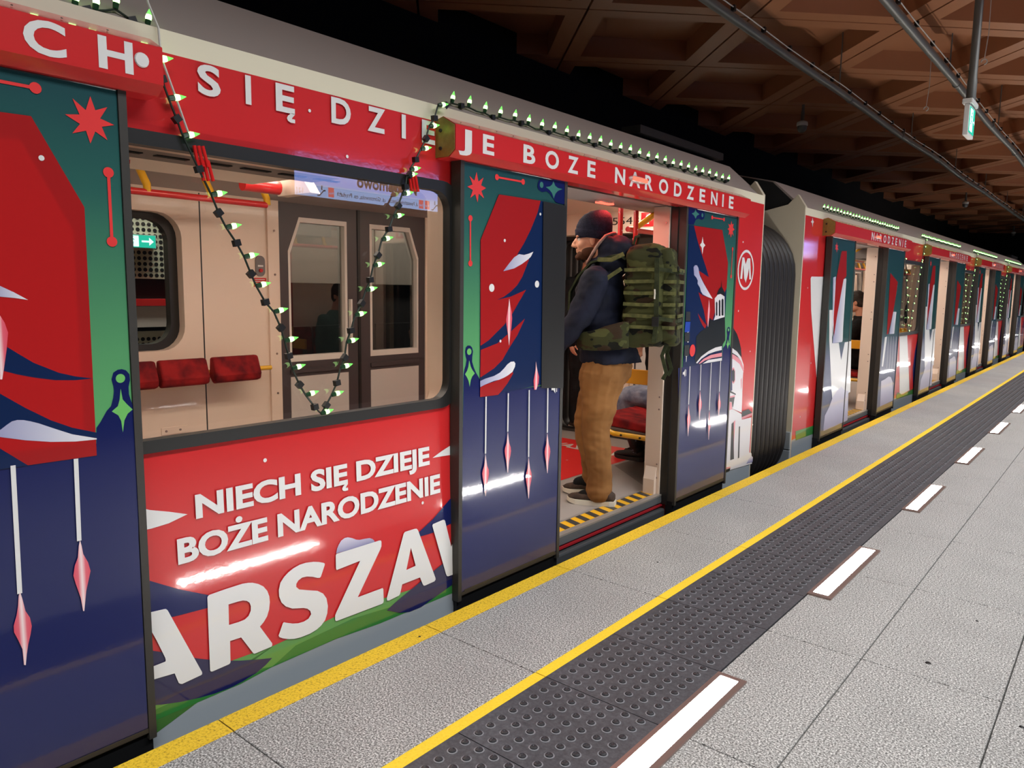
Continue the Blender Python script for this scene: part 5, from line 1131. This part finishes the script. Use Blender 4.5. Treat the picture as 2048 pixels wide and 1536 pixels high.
def hand(m, w, d, pal, th, s=1.0, curl=.5):
    """palm and five fingers from wrist w along d; pal = palm-facing normal, th = thumb side"""
    w, d, pal, th = Vector(w), Vector(d).normalized(), Vector(pal).normalized(), Vector(th).normalized()
    loft(m, [(w, th*.024*s, pal*.017*s), (w+d*.03*s, th*.034*s, pal*.015*s), (w+d*.085*s, th*.040*s, pal*.013*s), (w+d*.098*s, th*.036*s, pal*.010*s)], 12)
    for i, ln in enumerate((.072,.080,.074,.058)):
        r = w+d*.088*s+th*(.030-.020*i)*s; p = [r]; dd = d
        for j, f in enumerate((.45,.32,.23)):
            a = curl*(.45+.35*j); dd = (d*math.cos(a*(1 if j else .6))+pal*math.sin(a*(1 if j else .6))).normalized(); p.append(p[-1]+dd*ln*f*s)
        m.tube(p, [.0095*s,.009*s,.0085*s,.007*s], 8); m.ell(p[-1], (.007*s,)*3, 8, 6)
    p0 = w+d*.025*s+th*.026*s; p1 = p0+(d*.6+th*.8).normalized()*.04*s; p2 = p1+(d*.9+th*.2+pal*.4).normalized()*.032*s; p3 = p2+(d+pal*.5).normalized()*.024*s
    m.tube([p0,p1,p2,p3], [.014*s,.0115*s,.010*s,.008*s], 8); m.ell(p3, (.008*s,)*3, 8, 6)
def eyes(P, R, parent, s=1.0):
    m = MB(); m2 = MB()
    for k in (-1, 1): m.ell(P(.0745,k*.030,.002), (.0125*s,)*3, 12, 8); m2.ell(P(.0845,k*.030,.002), (.0045*s,)*3, 10, 6)
    e = m.obj('eyes', MAT['eye_white'], parent, 'all'); m2.obj('iris', MAT['iris'], e, 'all')
def shoe(parent, heel, fwd, ln, w, mu, ms, nm='shoe', pitch=0, high=.075):
    f = Vector((fwd[0], fwd[1], math.tan(pitch))).normalized(); l = Vector((-fwd[1], fwd[0], 0)).normalized(); u = f.cross(l); h = Vector(heel)
    prof = ((0,.60,.70),(.10,.80,.95),(.28,.78,1.0),(.45,.82,.86),(.62,.98,.64),(.80,1.0,.50),(.93,.78,.40),(1.0,.42,.26))
    rings = []; 
    for t_, ww, hh in prof:
        rings.append((h+f*ln*t_+u*(.022+high*hh*.5), l*w*.5*ww, u*high*hh*.55))
    m = MB(); loft(m, rings, 16); up = m.obj(nm, MAT[mu], parent, 'all')
    m = MB(); P = [(t_*ln*1.02-.006, ww*w*.53) for t_, ww, hh in prof]; poly = P+[(a,-b) for a, b in P[::-1]]
    n = len(poly); rock = lambda a: .016*max(0,(a/ln-.75))**2*16
    m.add([h+f*a+l*b+u*(rock(a)) for a, b in poly]+[h+f*a+l*b+u*(.028+rock(a)*.8+.006*(a < ln*.2)) for a, b in poly], [list(range(n))[::-1] if True else 0, list(range(n,2*n))]+[[i,(i+1)%n,n+(i+1)%n,n+i] for i in range(n)])
    m.obj('sole', MAT[ms], up)
    m = MB()
    for i in range(4):
        t_ = .42+.07*i; z = .022+high*(1.0-1.1*(t_-.35)); c = h+f*ln*t_+u*z; m.tube([c-l*w*.22, c+u*.006, c+l*w*.22], .004, 6)
    m.obj('laces', MAT['shoe_black'], up); return up

# ---------------------------------------------------------------- the man stepping aboard
lat = Vector((.354,-.935,0)); FL = .06
Fm = Frame(Vector((-.31,3.78,0))-lat*.10, (-.935,-.354))
man = thing('person', 'man in dark cap, navy coat and tan trousers stepping aboard with a camouflage backpack', 'person', (-.35, 3.84, FL))
HC = Fm(.062, 0, 1.682)
m = MB(); HP, HR = head(m, Fm, HC, 1.0, math.radians(10), math.radians(4))
limb(m, [Fm(.0,0,1.62), Fm(-.005,0,1.53), Fm(-.015,0,1.44)], [.058,.060,.075])
loft(m, [(Fm(-.05,0,.86), Fm.f*.12, Fm.l*.17), (Fm(-.04,0,1.0), Fm.f*.115, Fm.l*.165), (Fm(-.01,0,1.2), Fm.f*.11, Fm.l*.16), (Fm(0,0,1.38), Fm.f*.11, Fm.l*.18), (Fm(-.01,0,1.47), Fm.f*.08, Fm.l*.13)], 18)
SH = {1: Fm(-.01,.195,1.43), -1: Fm(0,-.195,1.43)}; EL = {1: Fm(.085,.255,1.185), -1: Fm(.10,-.25,1.18)}; WR = {1: Fm(.215,.215,1.035), -1: Fm(.24,-.17,1.06)}
KN = {1: Fm(-.008,.098,.56), -1: Fm(.09,-.09,.57)}; AN = {1: Fm(-.048,.10,.17), -1: Fm(.03,-.10,.20)}; HI = {1: Fm(-.05,.09,.90), -1: Fm(-.04,-.09,.90)}
for k in (1, -1):
    limb(m, [SH[k], EL[k], WR[k]], [.052,.042,.028]); hand(m, WR[k], WR[k]-EL[k], -Fm.l*k*.8+Vector((0,0,-.3)), Fm.f+Vector((0,0,.5)), 1.0, .7)
    limb(m, [HI[k], KN[k], AN[k]], [.085,.058,.040]); limb(m, [AN[k], AN[k]+Fm.f*.03-Vector((0,0,.07))], [.036,.03])
body = remesh(m, 'body', MAT['skin'], man, .0062, 3)
eyes(HP, HR, man)
m = MB()     # short beard over jaw and upper lip
m.ell(HP(.050,0,-.086), (.049,.048,.037), 18, 12, HR); m.ell(HP(.086,0,-.101), (.024,.028,.021), 14, 10, HR); m.ell(HP(.095,0,-.047), (.012,.024,.006), 12, 8, HR)
for k in (-1, 1): m.ell(HP(.02,k*.0515,-.074), (.048,.018,.030), 14, 10, HR)
remesh(m, 'beard', MAT['beard'], man, .004, 1)
m = MB()     # knitted cap: dome with a soft top falling backwards, and a turned-up cuff
ca = HR @ Vector((0,0,1)); cf = HR @ Vector((1,0,0)); cl = HR @ Vector((0,1,0)); rg = []
for z, ff, rf, rl in ((.010,-.012,.108,.088),(.045,-.012,.111,.091),(.085,-.016,.110,.090),(.120,-.024,.100,.083),(.148,-.034,.080,.066),(.166,-.042,.050,.042),(.172,-.046,.014,.012)):
    rg.append((HP(ff,0,z), cf*rf, cl*rl))
loft(m, rg, 24); cap = m.obj('knitted_cap', MAT['knit_navy'], man, 'all')
m = MB(); loft(m, [(HP(-.008,0,.002), cf*.104+ca*.022, cl*.086), (HP(-.009,0,.006), cf*.112+ca*.022, cl*.092), (HP(-.010,0,.040), cf*.114+ca*.022, cl*.095), (HP(-.010,0,.050), cf*.109+ca*.020, cl*.090)], 24); m.obj('cap_cuff', MAT['knit_navy'], cap, 'all')
m = MB()     # padded coat with bunched hood
loft(m, [(Fm(-.075,0,.94), Fm.f*.190, Fm.l*.215), (Fm(-.06,0,1.0), Fm.f*.180, Fm.l*.215), (Fm(-.025,0,1.12), Fm.f*.160, Fm.l*.205), (Fm(.0,0,1.26), Fm.f*.150, Fm.l*.205), (Fm(.003,0,1.38), Fm.f*.145, Fm.l*.215), (Fm(-.005,0,1.46), Fm.f*.120, Fm.l*.185), (Fm(-.01,0,1.53), Fm.f*.098, Fm.l*.115), (Fm(-.005,0,1.57), Fm.f*.092, Fm.l*.098)], 24)
for k in (1, -1): limb(m, [SH[k]-Vector((0,0,.005)), EL[k], WR[k]-(WR[k]-EL[k])*.02], [.092,.074,.056])
m.ell(Fm(-.105,0,1.595), (.110,.132,.112), 22, 14, Fm.rot()); m.ell(Fm(-.06,0,1.535), (.125,.165,.07), 20, 12, Fm.rot())
for k in (1, -1): m.ell(Fm(-.055,k*.085,1.61), (.070,.040,.085), 16, 10, Fm.rot())
coat = remesh(m, 'coat', MAT['coat_navy'], man, .010, 3, .014, 7)
m = MB(); m.tube([Fm(.085,.03,1.535), Fm(.062,.075,1.555), Fm(.030,.102,1.600), Fm(-.004,.112,1.65), Fm(-.04,.095,1.695), Fm(-.07,.05,1.712), Fm(-.075,0,1.716), Fm(-.07,-.05,1.712), Fm(-.04,-.095,1.695), Fm(-.004,-.112,1.65), Fm(.030,-.102,1.60), Fm(.062,-.075,1.555), Fm(.085,-.03,1.535)], .010, 8); m.obj('hood_edge', MAT['lining_pale'], coat, 'all')
m = MB()
for k in (1, -1): loft(m, [(WR[k]+(WR[k]-EL[k])*a, (WR[k]-EL[k]).normalized().cross(Fm.l).normalized()*r, Fm.l*r) for a, r in ((-.10,.058),(-.02,.062),(.03,.060),(.06,.050))], 14)
m.obj('cuffs', MAT['cloth_black'], coat, 'all')
m = MB()
loft(m, [(Fm(-.06,0,1.0), Fm.f*.150, Fm.l*.185), (Fm(-.062,0,.92), Fm.f*.155, Fm.l*.190), (Fm(-.055,0,.84), Fm.f*.14, Fm.l*.185)], 20)
for k in (1, -1): limb(m, [HI[k]-Vector((0,0,.02)), HI[k].lerp(KN[k],.5)+Fm.f*-.005, KN[k], KN[k].lerp(AN[k],.45)-Fm.f*.008, AN[k]+Vector((0,0,.015)), AN[k]-Vector((0,0,.022))], [.145,.118,.092,.087,.077,.079])
for k in (1, -1): s_ = MB(); limb(s_, [AN[k]+Vector((0,0,.05)), AN[k]-Vector((0,0,.04)), AN[k]+Fm.f*.10-Vector((0,0,.07))], [.050,.049,.040]); s_.obj('sock', MAT['cloth_black'], man, 'all')
tr = remesh(m, 'trousers', MAT['trousers_tan'], man, .009, 2, .016, 6)
shoe(man, Fm(-.145,.10,FL), Fm.f, .295, .105, 'shoe_brown', 'sole_white')
shoe(man, Fm(-.06,-.105,FL+.018), Fm.f, .295, .105, 'shoe_brown', 'sole_white', pitch=-.06)

# ---------------------------------------------------------------- his backpack
Fb = Frame(Fm(0,0,0)+Fm.l*.0, (-.935,-.354)); R_ = Fm.rot()
bp = thing('backpack', 'big camouflage backpack with rows of webbing on the back of the boarding man', 'backpack', tuple(Fm(-.30,0,1.05)))
def rbox(m, c, hf, hl, hz, r, tf=1.0, n=5):    # rounded box in the pack frame: lofted rounded rectangles with soft top and bottom
    lv = [(-1,.72),(-.93,.9),(-.82,1),(.55,1),(.82,.96),(.94,.84),(1,.62)]; vs = []; fs = []
    for h_, k in lv:
        a = hf*k*(tf if h_ > .5 else 1); b = hl*k; rr = r*k
        for x, y in rrect(-a, a, -b, b, rr, n): vs.append(Fm(c[0]+x, c[1]+y, c[2]+h_*hz))
    N = 4*(n+1)
    for i in range(len(lv)-1):
        for k in range(N): fs.append([i*N+k,i*N+(k+1)%N,(i+1)*N+(k+1)%N,(i+1)*N+k])
    fs += [list(range(N))[::-1], list(range((len(lv)-1)*N, len(lv)*N))]
    return m.add(vs, fs)
remesh(rbox(MB(), (-.285,0,1.345), .125, .175, .300, .05, .92), 'main_pocket', MAT['camo'], bp, .010, 2, .012, 8)
remesh(rbox(MB(), (-.415,0,1.31), .060, .150, .235, .04, .8), 'front_pocket', MAT['camo'], bp, .010, 2, .010, 8)
remesh(rbox(MB(), (-.38,0,1.55), .075, .150, .075, .04, .8), 'lid_pocket', MAT['camo'], bp, .010, 2, .008, 8)
remesh(rbox(MB(), (-.44,.0,1.14), .045, .13, .085, .03, .8), 'lower_pocket', MAT['camo'], bp, .010, 2, .008, 8)
def strap(pts, w, nrm, mt, nm, par, th=.004):   # flat band following points; nrm = band normal
    m = MB(); P = [Vector(p) for p in pts]; vs = []; fs = []
    for i, p in enumerate(P):
        t_ = (P[min(i+1,len(P)-1)]-P[max(i-1,0)]).normalized(); nn = Vector(nrm[i] if isinstance(nrm, list) else nrm).normalized(); s_ = t_.cross(nn).normalized()*w/2
        vs += [p-s_-nn*th, p+s_-nn*th, p+s_+nn*th, p-s_+nn*th]
    for i in range(len(P)-1):
        for k in range(4): fs.append([i*4+k,i*4+(k+1)%4,(i+1)*4+(k+1)%4,(i+1)*4+k])
    fs += [[3,2,1,0],[len(vs)-4,len(vs)-3,len(vs)-2,len(vs)-1]]
    return m.add(vs, fs).obj(nm, MAT[mt], par)
for i in range(6):          # webbing rows on the near side and on the front pocket
    z = 1.165+.066*i; wb = 'webbing'
    strap([Fm(-.175+j*-.05,.188,z+.002*math.sin(i+j)) for j in range(5)], .020, Fm.l, wb, 'webbing_strap', bp, .0028)
    strap([Fm(-.175+j*-.05,-.188,z) for j in range(5)], .020, -Fm.l, wb, 'webbing_strap', bp, .0028)
    strap([Fm(-.482,.125-.05*j,z) for j in range(6)], .020, -Fm.f, wb, 'webbing_strap', bp, .0028)
    strap([Fm(-.40,.160,z),Fm(-.44,.158,z),Fm(-.47,.145,z)], .020, Fm.l, wb, 'webbing_strap', bp, .0028)
for k in (1, -1):
    # shoulder strap over the shoulder, load strap, hip belt wing
    strap([Fm(-.165,k*.11,1.56), Fm(-.13,k*.125,1.585), Fm(-.07,k*.14,1.57), Fm(.03,k*.150,1.535), Fm(.10,k*.150,1.46), Fm(.152,k*.150,1.36), Fm(.150,k*.165,1.25)], .05, [-Fm.f+Vector((0,0,1)), -Fm.f*.4+Vector((0,0,1)), Vector((0,0,1)), Fm.f*.4+Vector((0,0,1)), Fm.f+Vector((0,0,.6)), Fm.f, Fm.f], 'webbing_dark', 'shoulder_strap', bp, .006)
    strap([Fm(-.17,k*.19,1.585), Fm(-.10,k*.205,1.55), Fm(-.02,k*.205,1.552)], .026, Fm.l*k+Vector((0,0,.6)), 'webbing', 'load_strap', bp)
    strap([Fm(-.16,k*.200,1.50), Fm(-.09,k*.222,1.45), Fm(-.045,k*.235,1.40)], .022, Fm.l*k, 'webbing', 'load_strap', bp)
    m = MB(); loft(m, [(Fm(a,k*b_,z), (Fm.l*k-Fm.f*.1).normalized()*w_, Vector((0,0,h_))) for a, b_, z, w_, h_ in ((-.215,.185,1.12,.02,.085),(-.17,.215,1.115,.028,.085),(-.10,.238,1.10,.030,.075),(-.02,.246,1.085,.028,.062),(.05,.232,1.075,.024,.052),(.095,.205,1.07,.014,.040))], 16); remesh(m, 'hip_wing', MAT['camo'], bp, .008, 2, .006, 9)
    strap([Fm(-.17,k*.215,1.10), Fm(-.06,k*.262,1.10), Fm(.06,k*.24,1.09), Fm(.13,k*.14,1.08)], .03, Fm.l*k, 'webbing_dark', 'hip_strap', bp)
    strap([Fm(-.36,k*.186,1.56), Fm(-.365,k*.19,1.40), Fm(-.37,k*.19,1.20), Fm(-.36,k*.185,1.08)], .026, Fm.l*k, 'webbing_dark', 'side_strap', bp)
    bev(MB().obox(Fm(-.365,k*.196,1.20), Fm.f*.02, Fm.l*.006, Vector((0,0,.028))).obj('buckle', MAT['black_plastic'], bp), .004)
    strap([Fm(-.43,k*.10,1.09), Fm(-.40,k*.11,1.0), Fm(-.43,k*.12,.90), Fm(-.41,k*.115,.86)], .022, Fm.l, 'webbing_dark', 'loose_strap', bp)
for z in (1.22, 1.50): strap([Fm(-.37,.188,z), Fm(-.44,.16,z-.01), Fm(-.478,.10,z-.015), Fm(-.482,0,z-.015), Fm(-.478,-.10,z-.015)], .022, [Fm.l, Fm.l-Fm.f, -Fm.f, -Fm.f, -Fm.f], 'webbing_dark', 'compression_strap', bp)
bev(MB().obox(Fm(-.475,.13,1.505), Fm.f*.006, Fm.l*.018, Vector((0,0,.012))).obj('buckle', MAT['black_plastic'], bp), .003)
m = MB(); m.tube([Fm(-.355,.196,1.385), Fm(-.357,.199,1.36), Fm(-.356,.198,1.33)], .0045, 6); m.obj('zip_pull', MAT['sole_white'], bp)
m = MB(); m.tube([Fm(-.20,.06,1.645), Fm(-.21,.05,1.69), Fm(-.22,0,1.70), Fm(-.21,-.05,1.69), Fm(-.20,-.06,1.645)], .009, 8); m.obj('carry_handle', MAT['webbing_dark'], bp)

# ---------------------------------------------------------------- other passengers
def passenger(base, fwd, lab, sit, coat_m, leg_m, shoe_m, hair_m, hold=None, boots=False, tuck=.0):
    F = Frame(base, fwd); z0 = base[2]; t = thing('person', lab, 'person', tuple(base))
    G = lambda f, l, z: F(f, l, z)
    hz = .50 if sit else .92; dz = hz-.92; tz = lambda z: z+dz
    HCp = G(.05 if sit else .04, 0, tz(1.64)); m = MB(); P, R = head(m, F, HCp, .96, 0, math.radians(14) if hold else 0)
    limb(m, [G(.0,0,tz(1.57)), G(-.02,0,tz(1.42))], [.052,.07])
    loft(m, [(G(-.02,0,hz-.05), F.f*.11, F.l*.16), (G(-.03,0,tz(1.1)), F.f*.10, F.l*.14), (G(-.02,0,tz(1.33)), F.f*.10, F.l*.17), (G(-.02,0,tz(1.42)), F.f*.07, F.l*.12)], 16)
    sh, el, wr, hi, kn, an = {}, {}, {}, {}, {}, {}
    for k in (1, -1):
        sh[k] = G(-.02,k*.175,tz(1.37)); hi[k] = G(0,k*.09,hz)
        if hold: el[k] = G(.06,k*.23,tz(1.12)); wr[k] = G(.27,k*.09,tz(1.16))
        else: el[k] = G(-.01,k*.235,tz(1.09)); wr[k] = G(.06,k*.22,tz(.86))
        if sit: kn[k] = G(.47,k*.11,hz+.01); an[k] = G(.47-tuck,k*.10,.10)
        else: kn[k] = G(.01,k*.095,.50); an[k] = G(-.02,k*.095,.10)
        limb(m, [sh[k], el[k], wr[k]], [.045,.038,.026]); limb(m, [hi[k], kn[k], an[k]], [.08,.055,.038]); limb(m, [an[k], an[k]+F.f*.03-Vector((0,0,.05))], [.034,.028])
        hand(m, wr[k], wr[k]-el[k], (-F.l*k if not hold else F.f*-.3+Vector((0,0,1))-F.l*k*.5), (F.f if not hold else Vector((0,0,1))+F.f*.3), .95, .6)
    remesh(m, 'body', MAT['skin'], t, .008, 3); eyes(P, R, t, .96)
    m = MB(); m.ell(P(-.022,0,.048), (.100,.083,.098), 20, 12, R); m.ell(P(-.05,0,-.01), (.065,.078,.08), 18, 10, R); remesh(m, 'hair', MAT[hair_m], t, .008, 2, .006, 30)
    m = MB(); bot = (hz-.06) if sit else hz-.10
    loft(m, [(G(-.03,0,bot), F.f*.165, F.l*.20), (G(-.03,0,tz(1.02)), F.f*.15, F.l*.185), (G(-.025,0,tz(1.2)), F.f*.14, F.l*.19), (G(-.02,0,tz(1.34)), F.f*.13, F.l*.20), (G(-.02,0,tz(1.42)), F.f*.10, F.l*.15), (G(-.01,0,tz(1.48)), F.f*.08, F.l*.085)], 18)
    for k in (1, -1): limb(m, [sh[k], el[k], wr[k]-(wr[k]-el[k])*.08], [.075,.062,.048])
    remesh(m, 'coat', MAT[coat_m], t, .010, 3, .010, 8)
    m = MB(); loft(m, [(G(-.02,0,hz+.06), F.f*.13, F.l*.175), (G(0,0,hz-.04), F.f*.13, F.l*.175)], 16)
    for k in (1, -1): limb(m, [hi[k], hi[k].lerp(kn[k],.5), kn[k], an[k]], [.105,.092,.074,.056])
    remesh(m, 'trousers', MAT[leg_m], t, .010, 2, .008, 8)
    for k in (1, -1):
        h = an[k]-F.f*.06; h.z = z0
        s = shoe(t, h, F.f, .26, .092, shoe_m, 'shoe_black' if boots else 'sole_white', 'boot' if boots else 'shoe')
        if boots: m = MB(); limb(m, [an[k], an[k].lerp(kn[k],.45)], [.056,.064]); m.obj('boot_shaft', MAT[shoe_m], s, 'all')
    return t, F, wr, P
def onfloor(x, y): return (x, y, FL)
_o = FL
pa, Fa, wa, _ = passenger((-.40,5.12,_o-.06+.06), (-1,.0), 'seated passenger in jeans, teal jacket and black boots behind the yellow screen', True, 'coat_teal', 'jeans', 'shoe_black', 'hair_dark', None, True, .16)
pb, Fbg, wb_, _ = passenger((-1.02,5.95,_o), (-.3,-1), 'passenger in black coat standing in the gangway with a printed black tote bag', False, 'cloth_black', 'cloth_black', 'shoe_black', 'hair_dark')
pc, Fc, wc_, _ = passenger((-1.78,5.85,_o), (.9,-.35), 'passenger in black trousers and brown shoes at the far side of the gangway', False, 'cloth_black', 'cloth_black', 'shoe_brown', 'hair_dark')
pd, Fd, wd_, _ = passenger((-.42,9.78,_o), (-1,-.1), 'seated passenger in dark clothes reading a book in the second carriage', True, 'cloth_black', 'cloth_black', 'shoe_black', 'hair_dark', True)
pe, Fe, we, _ = passenger((-.50,13.75,_o), (-.2,-1), 'passenger in black jacket standing at the second carriage second doorway', False, 'cloth_black', 'cloth_black', 'shoe_black', 'hair_dark')
# tote bag with a bicycle drawing
tb = wb_[1] if (wb_[1]-Vector((2.18,0,1))).length < (wb_[-1]-Vector((2.18,0,1))).length else wb_[-1]
t = thing('tote_bag', 'black tote bag with a pale bicycle drawing, hanging from the standing passenger in black', 'bag', (tb.x+.02, tb.y-.03, tb.z-.5))
Ft = Frame((tb.x+.03, tb.y-.05, 0), (.55,-.84)); zt = tb.z-.10
m = MB(); loft(m, [(Ft(0,0,zt-.36), Ft.f*.035, Ft.l*.16), (Ft(0,0,zt-.34), Ft.f*.055, Ft.l*.175), (Ft(0,0,zt-.15), Ft.f*.05, Ft.l*.175), (Ft(0,0,zt), Ft.f*.012, Ft.l*.175)], 20); m.obj('bag_body', MAT['cloth_black'], t, True)
for k in (1, -1): MB().tube([Ft(k*.01,-.07,zt-.01), Ft(k*.008,-.04,zt+.09), Ft(0,0,zt+.115), Ft(k*.008,.04,zt+.09), Ft(k*.01,.07,zt-.01)], .008, 6).obj('bag_handle', MAT['cloth_black'], t, True)
m = MB(); bf = .064
for l_ in (-.035, .045):
    m.tube([Ft(bf, l_+.03*math.cos(a*.45), zt-.13+.03*math.sin(a*.45)) for a in range(15)], .0025, 5, False)
for p, q in (((-.035,-.13),(-.01,-.085)),((-.01,-.085),(.03,-.085)),((.03,-.085),(.045,-.13)),((-.01,-.085),(.005,-.13)),((.005,-.13),(.03,-.085)),((.03,-.085),(.026,-.065)),((-.01,-.085),(-.012,-.07))):
    m.tube([Ft(bf,p[0],zt+p[1]), Ft(bf,q[0],zt+q[1])], .0025, 5)
for i in range(6): m.tube([Ft(bf, -.06+.022*i, zt-.19+.01*math.sin(i*2)), Ft(bf, -.048+.022*i, zt-.185-.012*math.sin(i*2+1))], .003, 5)
m.obj('bicycle_print', MAT['webbing'], t)
# the book
wa_, wb2 = wd_[1], wd_[-1]; cpt = (wa_+wb2)/2+Fd.f*.11+Vector((0,0,.06))
t = thing('book', 'open book held up by the reader seated in the second carriage', 'book', tuple(cpt))
for k in (1, -1):
    bev(MB().obox(cpt+Fd.l*k*.055+Fd.f*.012, Fd.l*.056-Fd.f*.014*k, (Fd.f*.008), Vector((0,0,.08))+Fd.f*.04).obj('page_block', MAT['white_plastic'], t), .002)
    MB().obox(cpt+Fd.l*k*.057+Fd.f*.023, Fd.l*.060-Fd.f*.014*k, (Fd.f*.0015), Vector((0,0,.084))+Fd.f*.042).obj('book_cover', MAT['shoe_brown'], t)
